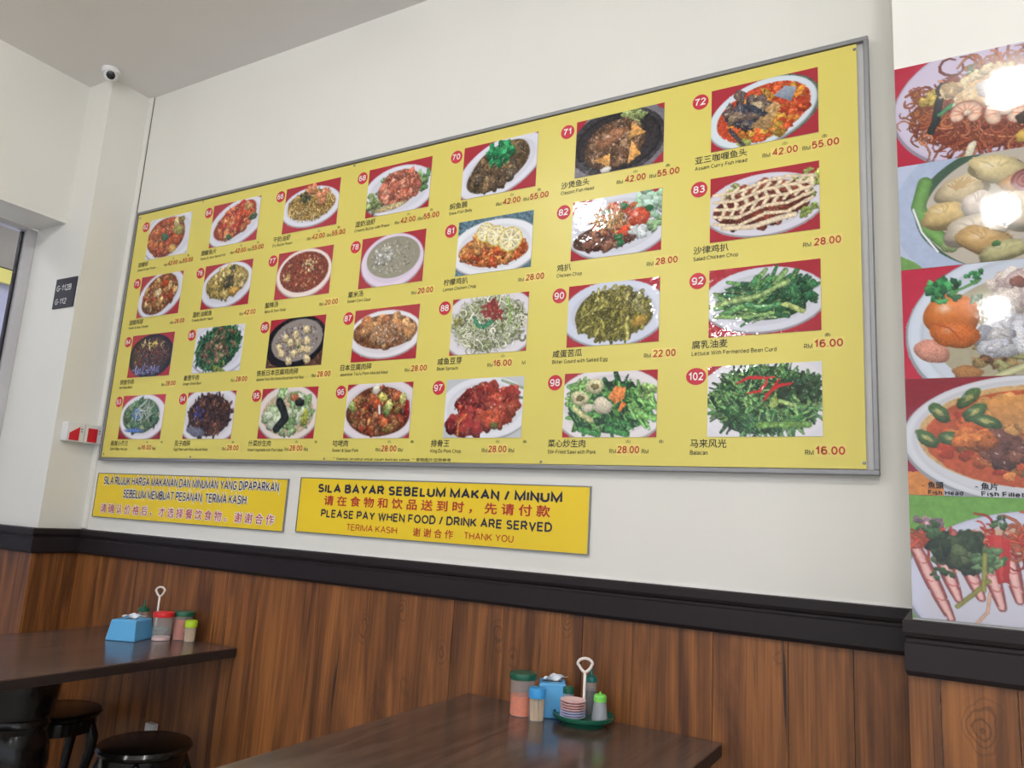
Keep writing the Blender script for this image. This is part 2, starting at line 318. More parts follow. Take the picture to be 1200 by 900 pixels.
# ------------------------------------------------------------------ lettering
# a plain sans serif drawn as stroke centre lines: (advance width, strokes); unit = capital height
def _arc(cx, cy, rx, ry, a0, a1, n=8):
    return [(cx+rx*math.cos(math.radians(a0+(a1-a0)*i/n)), cy+ry*math.sin(math.radians(a0+(a1-a0)*i/n))) for i in range(n+1)]
def _o(w, h, y=0, n=16): return [_arc(w/2, y+h/2, w/2, h/2, 90, 450, n)]
X = .72
G = {
 'A': (.74, [[(0, 0), (.37, 1), (.74, 0)], [(.13, .34), (.61, .34)]]),
 'B': (.60, [[(0, 0), (0, 1), (.34, 1)]+_arc(.34, .77, .22, .23, 90, -90)+[(0, .54)], [(.34, .54)]+_arc(.34, .27, .26, .27, 90, -90)+[(0, 0)]]),
 'C': (.72, [_arc(.38, .5, .38, .5, 42, 318, 16)]),
 'D': (.68, [[(0, 0), (0, 1), (.3, 1)]+_arc(.3, .5, .38, .5, 90, -90, 12)+[(0, 0)]]),
 'E': (.58, [[(.58, 1), (0, 1), (0, 0), (.58, 0)], [(0, .53), (.53, .53)]]),
 'F': (.54, [[(.54, 1), (0, 1), (0, 0)], [(0, .5), (.47, .5)]]),
 'G': (.76, [_arc(.38, .5, .38, .5, 42, 325, 16)+[(.72, .22), (.72, .46), (.42, .46)]]),
 'H': (.64, [[(0, 0), (0, 1)], [(.64, 0), (.64, 1)], [(0, .53), (.64, .53)]]),
 'I': (.0, [[(0, 0), (0, 1)]]),
 'J': (.44, [[(.44, 1), (.44, .25)]+_arc(.22, .25, .22, .25, 0, -180)]),
 'K': (.64, [[(0, 0), (0, 1)], [(.62, 1), (0, .36)], [(.22, .58), (.64, 0)]]),
 'L': (.50, [[(0, 1), (0, 0), (.5, 0)]]),
 'M': (.86, [[(0, 0), (0, 1), (.43, .06), (.86, 1), (.86, 0)]]),
 'N': (.64, [[(0, 0), (0, 1), (.64, 0), (.64, 1)]]),
 'O': (.78, _o(.78, 1)),
 'P': (.60, [[(0, 0), (0, 1), (.34, 1)]+_arc(.34, .73, .26, .27, 90, -90)+[(0, .46)]]),
 'Q': (.78, _o(.78, 1)+[[(.46, .26), (.78, -.06)]]),
 'R': (.64, [[(0, 0), (0, 1), (.36, 1)]+_arc(.36, .74, .24, .26, 90, -90)+[(0, .48)], [(.34, .48), (.64, 0)]]),
 'S': (.60, [_arc(.3, .745, .27, .255, 30, 230, 9)+[(.3, .50)]+_arc(.3, .26, .30, .26, 60, -150, 9)]),
 'T': (.62, [[(0, 1), (.62, 1)], [(.31, 1), (.31, 0)]]),
 'U': (.64, [[(0, 1), (0, .32)]+_arc(.32, .32, .32, .32, 180, 360)+[(.64, 1)]]),
 'V': (.70, [[(0, 1), (.35, 0), (.70, 1)]]),
 'W': (1.0, [[(0, 1), (.25, 0), (.5, .96), (.75, 0), (1.0, 1)]]),
 'Y': (.68, [[(0, 1), (.34, .46), (.68, 1)], [(.34, .46), (.34, 0)]]),
 'a': (.46, [_arc(.23, .50, .22, .22, 150, 0, 6)+[(.45, .12), (.48, 0)], [(.45, .42), (.2, .38)]+_arc(.18, .19, .18, .19, 90, 300, 8)+[(.45, .18)]]),
 'b': (.48, [[(0, 1), (0, 0)], _arc(.23, X/2, .24, X/2, 150, -150, 12)]),
 'c': (.44, [_arc(.24, X/2, .24, X/2, 45, 315, 12)]),
 'd': (.48, [[(.48, 1), (.48, 0)], _arc(.25, X/2, .24, X/2, 30, 330, 12)]),
 'e': (.50, [[(0, .38), (.49, .38)]+_arc(.25, X/2, .25, X/2, 10, 320, 14)]),
 'f': (.30, [[(.32, .98), (.22, 1), (.13, .9), (.13, 0)], [(0, X), (.3, X)]]),
 'g': (.48, [[(.48, X), (.48, 0)]+_arc(.25, -.03, .23, .22, 0, -150, 8), _arc(.25, X/2, .24, X/2, 30, 330, 12)]),
 'h': (.44, [[(0, 1), (0, 0)], [(0, .45)]+_arc(.22, .48, .22, .24, 160, 0, 6)+[(.44, 0)]]),
 'i': (.0, [[(0, 0), (0, X)], [(0, .92), (0, 1.02)]]),
 'j': (.06, [[(.06, X), (.06, -.15), (0, -.24)], [(.06, .92), (.06, 1.02)]]),
 'k': (.44, [[(0, 1), (0, 0)], [(.42, X), (0, .26)], [(.16, .42), (.44, 0)]]),
 'l': (.0, [[(0, 0), (0, 1)]]),
 'm': (.76, [[(0, 0), (0, X)], [(0, .45)]+_arc(.19, .50, .19, .22, 160, 0, 6)+[(.38, 0)], [(.38, .45)]+_arc(.57, .50, .19, .22, 160, 0, 6)+[(.76, 0)]]),
 'n': (.44, [[(0, 0), (0, X)], [(0, .45)]+_arc(.22, .48, .22, .24, 160, 0, 6)+[(.44, 0)]]),
 'o': (.50, _o(.5, X)),
 'p': (.48, [[(0, X), (0, -.26)], _arc(.23, X/2, .24, X/2, 150, -150, 12)]),
 'q': (.48, [[(.48, X), (.48, -.26)], _arc(.25, X/2, .24, X/2, 30, 330, 12)]),
 'r': (.26, [[(0, 0), (0, X)], [(0, .42), (.1, .66), (.27, .70)]]),
 's': (.40, [_arc(.2, .53, .18, .18, 30, 235, 7)+_arc(.2, .19, .20, .19, 60, -150, 7)]),
 't': (.26, [[(.12, .95), (.12, .1), (.18, 0), (.28, .01)], [(0, X), (.27, X)]]),
 'u': (.44, [[(0, X), (0, .24)]+_arc(.22, .24, .22, .24, 180, 340, 6)+[(.44, .3)], [(.44, X), (.44, 0)]]),
 'v': (.46, [[(0, X), (.23, 0), (.46, X)]]),
 'w': (.70, [[(0, X), (.18, 0), (.35, X-.05), (.52, 0), (.70, X)]]),
 'x': (.46, [[(0, X), (.46, 0)], [(.46, X), (0, 0)]]), 'z': (.42, [[(0, X), (.42, X), (0, 0), (.42, 0)]]),
 'y': (.46, [[(0, X), (.24, .02)], [(.46, X), (.20, -.14), (.04, -.25)]]),
 '0': (.50, _o(.50, 1)),
 '1': (.34, [[(.0, .76), (.14, .84), (.26, 1), (.26, 0)]]),
 '2': (.50, [_arc(.25, .75, .24, .25, 165, -30, 9)+[(.0, 0), (.50, 0)]]),
 '3': (.50, [_arc(.24, .76, .22, .24, 150, -80, 9)+[(.18, .53)], [(.18, .53)]+_arc(.24, .265, .26, .265, 85, -150, 10)]),
 '4': (.54, [[(.40, 0), (.40, 1), (0, .28), (.54, .28)]]),
 '5': (.50, [[(.46, 1), (.09, 1), (.04, .52)]+_arc(.24, .32, .26, .32, 130, -150, 11)]),
 '6': (.50, [_arc(.26, .72, .24, .28, 35, 160, 7)+[(.0, .50)]+_arc(.25, .31, .25, .31, 180, 530, 14)]),
 '7': (.50, [[(0, 1), (.50, 1), (.26, .55), (.16, 0)]]),
 '8': (.50, [_arc(.25, .76, .22, .24, -90, 270, 14), _arc(.25, .265, .25, .265, 90, 450, 14)]),
 '9': (.50, [_arc(.24, .28, .24, .28, 215, 340, 7)+[(.50, .50)]+_arc(.25, .69, .25, .31, 0, 350, 14)]),
 '.': (.04, [[(.02, -.02), (.02, .07)]]), ',': (.06, [[(.06, .08), (.0, -.12)]]), '/': (.32, [[(0, -.04), (.32, 1.04)]]),
 '-': (.24, [[(0, .42), (.24, .42)]]), '(': (.16, [_arc(.3, .4, .3, .68, 130, 230, 8)]), ')': (.16, [_arc(-.14, .4, .3, .68, 50, -50, 8)]),
 '*': (.26, [[(.13, .68), (.13, 1)], [(0, .92), (.26, .76)], [(0, .76), (.26, .92)]]),
 '&': (.70, [[(.70, 0), (.18, .66)]+_arc(.30, .81, .17, .19, 200, -40, 9)+[(.12, .48)]+_arc(.24, .25, .24, .25, 125, 330, 8)+[(.62, .5)]]),
}
def _ribbon(pts, s, V, F, ox, dz=0):
    """flat strip of width s along the points, mitred"""
    P = [(max(-9, p[0])*1.0, p[1]) for p in pts]; n = len(P); closed = math.hypot(P[0][0]-P[-1][0], P[0][1]-P[-1][1]) < 1e-6 and n > 3
    if closed: P = P[:-1]; n -= 1
    base = len(V); h = s/2
    for i in range(n):
        a = P[i-1] if (i > 0 or closed) else None; b = P[(i+1) % n] if (i < n-1 or closed) else None; c = P[i]
        def u(p, q):
            d = math.hypot(q[0]-p[0], q[1]-p[1]) or 1e-9; return ((q[0]-p[0])/d, (q[1]-p[1])/d)
        t0 = u(a, c) if a else None; t1 = u(c, b) if b else None
        e = (0, 0)
        if t0 is None: t0 = t1
        if t1 is None: t1 = t0
        nx, ny = -(t0[1]+t1[1]), t0[0]+t1[0]; L = math.hypot(nx, ny)
        if L < 1e-6: nx, ny, L = -t0[1], t0[0], 1
        nx /= L; ny /= L; k = h/max(.38, nx*-t0[1]+ny*t0[0])
        V.append((ox+c[0]+nx*k, c[1]+ny*k, dz)); V.append((ox+c[0]-nx*k, c[1]-ny*k, dz))
    m = n if closed else n-1
    for i in range(m):
        j = (i+1) % n; F.append((base+2*i, base+2*i+1, base+2*j+1, base+2*j))
def latin_mesh(s, stroke, grow=0):
    V, F = [], []; x = 0; g = stroke+.11
    for ci, ch in enumerate(s):
        if ch == ' ': x += .36; continue
        wd, st = G[ch]
        if ch.isdigit(): wd, st = wd*1.14, [[(a*1.14, b) for a, b in p] for p in st]
        for si, p in enumerate(st):
            q = [(a*(1-stroke*.2)+stroke/2, stroke/2+b*(1-stroke)) for a, b in p]
            _ribbon(q, stroke+2*grow, V, F, x, (si+3*(ci % 2))*8e-5)
        x += wd*(1-stroke*.2)+g
    me = bpy.data.meshes.new('t'); me.from_pydata(V, [], F)
    return me, np.array(V, 'f')
def cjk_mesh(s, strikes):
    c = bpy.data.curves.new('t', 'FONT'); c.body = s; c.size = 1; c.resolution_u = 2; c.fill_mode = 'FRONT'
    o = bpy.data.objects.new('t', c); COL.objects.link(o)
    me = bpy.data.meshes.new_from_object(o.evaluated_get(bpy.context.evaluated_depsgraph_get())); bpy.data.objects.remove(o); bpy.data.curves.remove(c)
    n = len(me.vertices); a = np.empty(n*3, 'f'); me.vertices.foreach_get('co', a); a = a.reshape(-1, 3)
    if len(strikes) > 1:
        F = [tuple(p.vertices) for p in me.polygons]; V = []; FF = []
        for k, (dx, dy) in enumerate(strikes):
            V.append(a+np.array([dx, dy, 8e-5*k], 'f')); FF += [tuple(i+k*n for i in f) for f in F]
        a = np.vstack(V); m2 = bpy.data.meshes.new('t'); m2.from_pydata([tuple(map(float, v)) for v in a], [], FF); bpy.data.meshes.remove(me); me = m2
    return me, a
_tm, _ta = cjk_mesh('国', [(0, 0)]); CJK = float(_ta[:, 1].max()-_ta[:, 1].min()); CJKB = float(_ta[:, 1].min()); CJKW = CJK*1.06; bpy.data.meshes.remove(_tm)
def lettering(name, s, x0, zb, h, m, parent, y, x1=None, maxw=None, bold=.008, cjk=False, align='l', wide=.95, depth=.0005, outline=0, stroke=.15):
    """x0 left end, zb baseline, h capital height (or han height)"""
    if cjk:
        b = bold
        st = [(0, 0)] if b <= 0 else [(-b, 0), (b, 0), (0, b), (0, -b)]
        if outline: st = [(outline*math.cos(k*PI/4), outline*math.sin(k*PI/4)) for k in range(8)]
        me, a = cjk_mesh(s, st)
    else: me, a = latin_mesh(s, stroke, outline)
    k = h/(CJK if cjk else 1.0); lo, hi = a[:, 0].min(), a[:, 0].max(); kx = k*wide
    if x1 is not None: kx = (x1-x0)/(hi-lo)
    elif maxw and (hi-lo)*kx > maxw: kx = maxw/(hi-lo)
    X_ = (a[:, 0]-lo)*kx; wd = (hi-lo)*kx
    X_ += {'l': x0, 'c': x0-wd/2, 'r': x0-wd}[align]
    Z = (a[:, 1]-(CJKB if cjk else 0))*k+zb
    out = np.zeros_like(a); out[:, 0] = X_; out[:, 2] = Z; out[:, 1] = y-depth-a[:, 2]
    me.vertices.foreach_set('co', out.astype('f').ravel()); me.update(); me.name = name
    return link(name, me, M[m], parent)

# ------------------------------------------------------------------ print painter
RED = (178, 44, 58)
class Pic:
    def __init__(s, W, H, bg):
        s.W, s.H = W, H; s.a = W/H
        s.im = np.zeros((H, W, 3), 'f'); s.im[:] = bg
        s.U, s.V = np.meshgrid((np.arange(W)+.5)/H, (np.arange(H)+.5)/H)
        s.rng = np.random.RandomState(1)
    def win(s, cx, cy, r):
        x0 = max(0, int((cx-r)*s.H)); x1 = min(s.W, int((cx+r)*s.H)+2); y0 = max(0, int((cy-r)*s.H)); y1 = min(s.H, int((cy+r)*s.H)+2)
        return (slice(y0, y1), slice(x0, x1)) if x1 > x0 and y1 > y0 else None
    def put(s, w, col, mask):
        s.im[w] = s.im[w]*(1-mask[..., None])+np.clip(col, 0, 255)*mask[..., None]
    def ell(s, cx, cy, rx, ry, col, rot=0, al=1, soft=1.0):
        w = s.win(cx, cy, max(rx, ry)+.02)
        if w is None: return s
        u, v = s.U[w]-cx, s.V[w]-cy; c, n = math.cos(rot), math.sin(rot)
        d = np.sqrt(((u*c+v*n)/rx)**2+((-u*n+v*c)/ry)**2)
        m = np.clip((1-d)*min(rx, ry)*s.H/soft+.5, 0, 1)*al
        s.put(w, np.array(col, 'f')+np.zeros(u.shape+(3,), 'f'), m); return s
    def plate(s, cx, cy, rx, ry, col=(222, 222, 232), rot=0, rim=.8):
        c = np.array(col, 'f')
        s.ell(cx, cy+.015, rx*1.02, ry*1.03, c*.72, rot); s.ell(cx, cy, rx, ry, c, rot)
        s.ell(cx, cy, rx*.975, ry*.965, c*1.03, rot); s.ell(cx, cy, rx*rim, ry*rim, c*.93, rot, soft=3); s.ell(cx, cy+.01, rx*rim*.97, ry*rim*.96, c*.98, rot, soft=3)
        return s
    def blob(s, cx, cy, rx, ry, col, rot=0, wob=.18, sh=.42, tex=.12, al=1, hl=0):
        R = max(rx, ry)*(1+wob)+.02; w = s.win(cx, cy, R)
        if w is None: return s
        g = s.rng; u, v = s.U[w]-cx, s.V[w]-cy; c, n = math.cos(rot), math.sin(rot)
        p, q = (u*c+v*n)/rx, (-u*n+v*c)/ry; th = np.arctan2(q, p); ph = g.rand(3)*6.28
        rad = 1+wob*(.5*np.sin(2*th+ph[0])+.3*np.sin(3*th+ph[1])+.25*np.sin(5*th+ph[2]))
        d = np.sqrt(p*p+q*q)/rad
        m = np.clip((1-d)*min(rx, ry)*s.H+.5, 0, 1)*al
        f = 1+sh*(-v/(max(rx, ry)))*.6 - sh*np.clip(d-.55, 0, 1)*1.1 + tex*(g.rand(*u.shape)-.5)*2
        C = np.array(col, 'f')*f[..., None]
        if hl:
            k = np.exp(-(((u+.25*rx)/(rx*.25))**2+((v+.35*ry)/(ry*.22))**2))[..., None]*hl; C = C+(255-C)*k
        s.put(w, C, m); return s
    def line(s, pts, wd, col, sh=.35, al=1, taper=0):
        P = np.array(pts, 'f'); c0 = (P.min(0)+P.max(0))/2; R = float(np.abs(P-c0).max())+wd+.02; w = s.win(c0[0], c0[1], R)
        if w is None: return s
        u, v = s.U[w], s.V[w]; best = np.full(u.shape, 9., 'f'); par = np.zeros(u.shape, 'f'); n = len(P)-1
        for i in range(n):
            a, b = P[i], P[i+1]; dd = b-a; L = float(dd@dd)+1e-9
            t = np.clip(((u-a[0])*dd[0]+(v-a[1])*dd[1])/L, 0, 1); e = np.hypot(u-a[0]-t*dd[0], v-a[1]-t*dd[1])
            k = e < best; best = np.where(k, e, best); par = np.where(k, (i+t)/n, par)
        W = wd*(1-taper*np.abs(2*par-1)**2); m = np.clip((W-best)*s.H+.5, 0, 1)*al
        f = 1.08-sh*(best/(W+1e-4))**2
        s.put(w, np.array(col, 'f')*f[..., None], m); return s
    def poly(s, pts, col, sh=0):
        P = np.array(pts, 'f'); c0 = (P.min(0)+P.max(0))/2; R = float(np.abs(P-c0).max())+.02; w = s.win(c0[0], c0[1], R)
        if w is None: return s
        u, v = s.U[w], s.V[w]; d = np.full(u.shape, 9., 'f'); n = len(P)
        area = sum(P[i][0]*P[(i+1) % n][1]-P[(i+1) % n][0]*P[i][1] for i in range(n)); sg = 1 if area > 0 else -1
        for i in range(n):
            a, b = P[i], P[(i+1) % n]; e = b-a; e = e/np.linalg.norm(e); d = np.minimum(d, sg*((v-a[1])*e[0]-(u-a[0])*e[1]))
        m = np.clip(d*s.H+.5, 0, 1); f = 1-sh*(v-c0[1])/R+.06*(s.rng.rand(*u.shape)-.5)
        s.put(w, np.array(col, 'f')*f[..., None], m); return s
    def pick(s, cols, j=.12):
        c = np.array(cols[s.rng.randint(len(cols))], 'f'); return np.clip(c*(1+j*(s.rng.rand()*2-1))+j*20*(s.rng.rand(3)-.5), 0, 255)
    def spots(s, reg, n):
        cx, cy, rx, ry, rot = reg; out = []
        for _ in range(n):
            r = math.sqrt(s.rng.rand()); t = s.rng.rand()*6.283; p, q = r*rx*math.cos(t), r*ry*math.sin(t)
            out.append((cx+p*math.cos(rot)-q*math.sin(rot), cy+p*math.sin(rot)+q*math.cos(rot)))
        return sorted(out, key=lambda k: k[1]+.15*s.rng.rand())
    def chunks(s, reg, n, size, cols, ar=.7, base=None, sh=.5, hl=.0, wob=.3, tex=.14):
        big = n < 150; n = int(n*(1.5 if big else 1)); size = size*(.84 if big else 1)
        if base is not None: s.blob(reg[0], reg[1], reg[2]*1.03, reg[3]*1.03, base, reg[4], wob=.06, sh=.15, tex=.15)
        for x, y in s.spots((reg[0], reg[1], reg[2]*.9, reg[3]*.9, reg[4]), n):
            k = size*s.rng.uniform(.65, 1.25)
            s.blob(x, y, k, k*ar*s.rng.uniform(.7, 1.3), s.pick(cols, .16), s.rng.rand()*3.14, sh=sh, wob=wob, tex=tex)
            if big:
                for _ in range(3):
                    q = k*.75; s.blob(x+q*s.rng.uniform(-1, 1), y+q*.7*s.rng.uniform(-1, 1), k*s.rng.uniform(.14, .34), k*s.rng.uniform(.08, .2), s.pick(cols, .3)*s.rng.uniform(.6, 1.35), s.rng.rand()*3.14, wob=.4, sh=.2, al=.7)
                if hl and s.rng.rand() < hl*1.3: s.blob(x-.2*k+.3*k*s.rng.rand(), y-.3*k, k*.13, k*.06, (240, 226, 206), s.rng.rand()*3, wob=.4, sh=0, al=.75)
        return s
    def strands(s, reg, n, ln, wd, cols, curl=1.2, base=None, ang=None, sh=.5):
        if wd > .02: n, wd, ln = int(n*1.7), wd*.72, ln*.85
        if base is not None: s.blob(reg[0], reg[1], reg[2], reg[3], base, reg[4], wob=.06, sh=.15, tex=.2)
        for x, y in s.spots((reg[0], reg[1], reg[2]*.92, reg[3]*.92, reg[4]), n):
            t = s.rng.rand()*6.283 if ang is None else ang+s.rng.uniform(-.7, .7); k = curl*(s.rng.rand()*2-1); L = ln*s.rng.uniform(.6, 1.3)
            pts = []; px, py = x-L/2*math.cos(t), y-L/2*math.sin(t)
            if curl < 1.5:
                for i in range(5): pts.append((px, py)); px += L/4*math.cos(t); py += L/4*math.sin(t); t += k/4*1.6
            else:
                w_ = s.rng.uniform(-1, 1)
                for i in range(10): pts.append((px, py)); px += L/8*math.cos(t); py += L/8*math.sin(t); w_ += s.rng.uniform(-.6, .6); w_ = max(-1, min(1, w_)); t += w_*.75
            s.line(pts, wd*s.rng.uniform(.6, 1.35), s.pick(cols, .2), sh=sh, taper=.6*s.rng.rand())
            if wd > .02 and s.rng.rand() < .35: s.line([(a-.2*wd, b-.3*wd) for a, b in pts[1:4]], wd*.16, s.pick(cols, .1)*1.5+30, 0, al=.6)
        return s
    def leafy(s, x, y, r, cols, n=14):
        for _ in range(n):
            a = s.rng.rand()*6.283; q = r*s.rng.rand(); s.blob(x+q*math.cos(a), y+q*math.sin(a)*.8, r*.34, r*.22, s.pick(cols, .2), s.rng.rand()*3, wob=.4, sh=.5)
        return s
    def smooth(s, n):
        g = s.rng.rand(n+3, int(n*s.a)+4)
        y = np.linspace(0, n, s.H)+.5; x = np.linspace(0, n*s.a, s.W)+.5; yi, xi = y.astype(int), x.astype(int)
        fy, fx = y-yi, x-xi; fy, fx = fy*fy*(3-2*fy), fx*fx*(3-2*fx)
        A = g[yi][:, xi]*(1-fx)+g[yi][:, xi+1]*fx; B = g[yi+1][:, xi]*(1-fx)+g[yi+1][:, xi+1]*fx
        return (A*(1-fy[:, None])+B*fy[:, None])-.5
    def grain(s, amp, warp=.026, gray=.10, spk=1):
        """ragged edges, fine mottling on the food only, colours greyed to imitate haze"""
        im = s.im; mx, mn = im.max(-1), im.min(-1); sat = (mx-mn)/(mx+1); dr = np.abs(im-np.array(RED, 'f')).sum(-1)
        food = np.clip(sat*5-.6, 0, 1)*np.clip(dr/30-1.2, 0, 1); dark = np.clip((150-mx)/60, 0, 1); food = np.maximum(food, dark)
        dx = (s.smooth(14)*.6+s.smooth(34)*.5)*warp*s.H*food; dy = (s.smooth(15)*.6+s.smooth(32)*.5)*warp*s.H*food
        yy, xx = np.mgrid[0:s.H, 0:s.W]
        im = im[np.clip(yy+dy, 0, s.H-1).round().astype(int), np.clip(xx+dx, 0, s.W-1).round().astype(int)]
        f = 1+food*(amp*4*s.smooth(40)+amp*3*s.smooth(22)*1.0+amp*1.6*(s.rng.rand(s.H, s.W)-.5))
        im = im*f[..., None]
        hi = (s.rng.rand(s.H, s.W) > .985)*food*(mx > 70); im = im+(235-im)*(hi*.55*spk)[..., None]
        L = im.mean(-1, keepdims=True); im = im*(1-gray)+L*gray  # haze mixed into the print colours as grey
        s.im = im; return s

PL = (218, 218, 232)
def dish(num, p):
    A = 1.52
    full = (.76, .5, .72, .47, 0)
    if num == 62:
        p.plate(.8, .5, .95, .62, PL); p.chunks((.66, .5, .64, .47, -.15), 85, .11, [(196, 84, 44), (178, 62, 34), (206, 120, 60), (150, 70, 40)], base=(150, 60, 34), hl=.5)
        p.blob(.62, .5, .13, .10, (60, 104, 78), .3); p.blob(1.08, .38, .18, .13, (158, 150, 72), .2); p.blob(.98, .2, .1, .13, (214, 190, 130)); p.blob(1.15, .15, .1, .1, (140, 120, 60)); p.blob(.95, .82, .14, .10, (206, 160, 80))
    elif num == 64:
        p.im[:] = RED; p.plate(.82, .5, .9, .5, PL, -.25); p.chunks((.76, .47, .64, .35, -.38), 60, .12, [(206, 96, 48), (188, 66, 36), (214, 140, 90), (170, 40, 40)], base=(160, 60, 36), hl=.5)
        p.blob(1.15, .2, .12, .07, (206, 160, 90)); p.blob(1.32, .45, .12, .08, (60, 90, 66)); p.blob(.62, .82, .1, .07, (66, 100, 60))
    elif num == 66:
        p.im[:] = RED; p.plate(.74, .5, .80, .42, PL); p.strands((.74, .47, .64, .33, 0), 420, .12, .018, [(196, 158, 84), (178, 140, 70), (214, 184, 116), (150, 116, 60)], base=(168, 130, 66))
        for x, y in ((.62, .16), (.78, .12), (1.1, .25), (1.05, .4), (.98, .3)): p.blob(x, y, .14, .08, (214, 132, 88), p.rng.rand()*3, hl=.5)
        p.leafy(.56, .3, .14, [(50, 62, 48), (80, 84, 50)])
    elif num == 68:
        p.im[:150, :] = RED; p.plate(.76, .56, .84, .5, PL); p.leafy(.22, .72, .25, [(142, 158, 104), (120, 140, 88)], 26); p.leafy(1.34, .45, .22, [(120, 158, 100), (90, 136, 84)], 22); p.leafy(.45, .28, .13, [(90, 140, 84)], 10)
        p.chunks((.78, .5, .5, .34, 0), 44, .12, [(196, 112, 88), (178, 92, 70), (214, 144, 116), (160, 90, 76)], base=(160, 92, 70), hl=.6); p.blob(.6, .86, .36, .07, (196, 176, 128), -.1)
    elif num == 70:
        p.im[:] = RED; p.plate(.78, .5, .9, .5, PL, -.35); p.chunks((.74, .5, .66, .36, -.5), 34, .15, [(124, 100, 66), (96, 76, 54), (148, 118, 78), (84, 72, 60)], base=(90, 72, 50), hl=.5)
        p.leafy(.78, .26, .26, [(36, 140, 84), (52, 158, 96), (24, 110, 70)], 44)
    elif num == 71:
        p.im[:] = (120, 118, 128); p.poly([(0, 0), (.2, 0), (0, .25)], RED); p.poly([(1.36, 0), (1.53, 0), (1.53, .14)], RED); p.poly([(1.32, 1), (1.53, .8), (1.53, 1)], RED)
        p.ell(.72, .5, .82, .58, (62, 60, 66)); p.ell(.74, .5, .74, .5, (40, 38, 44)); p.ell(.74, .5, .68, .45, (52, 48, 52))
        p.leafy(.95, .16, .22, [(160, 176, 110), (130, 150, 90)], 20); p.chunks((.68, .54, .5, .4, -.35), 60, .10, [(132, 96, 72), (108, 78, 58), (160, 126, 96), (92, 66, 50)], base=(96, 70, 52), hl=.4)
        p.blob(.62, .42, .28, .12, (164, 112, 80), -.5, hl=.4)
        for t in ([(.92, .5), (.98, .22), (1.22, .44)], [(.34, .76), (.62, .68), (.62, .92)], [(.98, .52), (1.14, .8), (.92, .92)]): p.poly(t, (222, 160, 84), .12)
        p.blob(.55, .95, .1, .05, (226, 222, 216))
    elif num == 72:
        p.im[:] = RED; p.ell(.78, .53, .80, .52, (90, 104, 90), -.22); p.plate(.74, .52, .78, .5, (206, 218, 228), -.22); p.ell(.76, .52, .68, .42, (196, 70, 40), -.22)
        p.chunks((.82, .55, .62, .38, -.2), 60, .12, [(204, 84, 42), (210, 130, 44), (180, 60, 34), (196, 150, 52)], hl=.3, sh=.25)
        p.chunks((.56, .42, .36, .3, -.5), 26, .11, [(120, 100, 84), (96, 80, 76), (160, 140, 110), (70, 72, 90)], hl=.5); p.poly([(.6, .72), (.92, .38), (1.02, .46), (.84, .82)], (178, 140, 90), .2)
        p.poly([(.48, .4), (.56, .32), (.84, .55), (.78, .6)], (58, 62, 76)); p.poly([(.92, .3), (1.08, .18), (1.24, .24), (1.16, .44)], (136, 148, 168), .2)
        p.blob(.7, .92, .14, .07, (214, 90, 40)); p.blob(.5, .95, .1, .06, (160, 170, 80)); p.poly([(.24, .68), (.3, .66), (.52, .98), (.46, 1)], (70, 66, 74))
    elif num == 75:
        p.im[:] = RED; p.plate(.78, .48, .80, .52, PL, -.3); p.chunks((.74, .48, .62, .42, -.35), 70, .10, [(178, 116, 64), (146, 86, 44), (206, 164, 104), (170, 64, 38), (120, 84, 50)], base=(130, 76, 42), hl=.4)
        p.blob(.68, .45, .12, .1, (222, 196, 150)); p.blob(.9, .25, .1, .1, (196, 70, 40))
    elif num == 76:
        p.im[:] = RED; p.plate(.76, .5, .80, .48, PL, -.12); p.chunks((.76, .44, .62, .34, -.1), 60, .11, [(190, 160, 84), (168, 140, 70), (208, 182, 112), (130, 116, 60)], base=(160, 136, 72), hl=.4)
        p.chunks((.78, .45, .2, .16, 0), 14, .07, [(66, 62, 44), (90, 80, 50)]); p.leafy(.88, .14, .1, [(70, 80, 50)]); p.blob(1.0, .65, .16, .09, (196, 150, 70))
    elif num == 77:
        p.im[:] = RED; p.plate(.76, .5, .74, .5, (236, 218, 212)); p.ell(.76, .48, .66, .42, (128, 50, 34)); p.chunks((.76, .48, .6, .38, 0), 150, .03, [(160, 70, 44), (100, 36, 28), (190, 130, 84), (140, 56, 34)], sh=.3)
        p.chunks((.9, .35, .2, .15, 0), 16, .035, [(226, 196, 140)]); p.chunks((.3, .55, .12, .1, 0), 8, .04, [(222, 190, 120)])
    elif num == 78:
        p.im[:] = RED; p.plate(.76, .52, .72, .52, (222, 206, 228)); p.ell(.78, .46, .62, .4, (150, 146, 128)); p.chunks((.78, .46, .56, .36, 0), 160, .022, [(168, 164, 142), (130, 126, 108), (196, 194, 178)], sh=.2)
        p.chunks((.55, .42, .24, .2, 0), 22, .06, [(190, 188, 182), (170, 168, 156)], hl=.4)
    elif num == 81:
        p.im[:] = (84, 116, 134); p.plate(.76, .56, .9, .5, (228, 230, 238)); p.chunks((.74, .62, .66, .28, .05), 60, .13, [(208, 120, 58), (190, 84, 40), (222, 158, 84), (176, 66, 34)], base=(190, 96, 46), hl=.6)
        p.chunks((.5, .42, .24, .2, 0), 12, .13, [(210, 146, 80)])
        for x, y, r in ((.58, .27, .19), (.8, .36, .2), (1.08, .46, .24)):
            p.ell(x, y+.012, r, r*.92, (160, 120, 50)); p.ell(x, y, r, r*.92, (214, 186, 84)); p.ell(x, y, r*.88, r*.81, (232, 226, 190)); p.ell(x, y, r*.74, r*.66, (222, 208, 150))
            for k in range(8): a = k*.785+.2; p.line([(x, y), (x+r*.74*math.cos(a), y+r*.66*math.sin(a))], .010, (236, 232, 206), 0)
    elif num == 82:
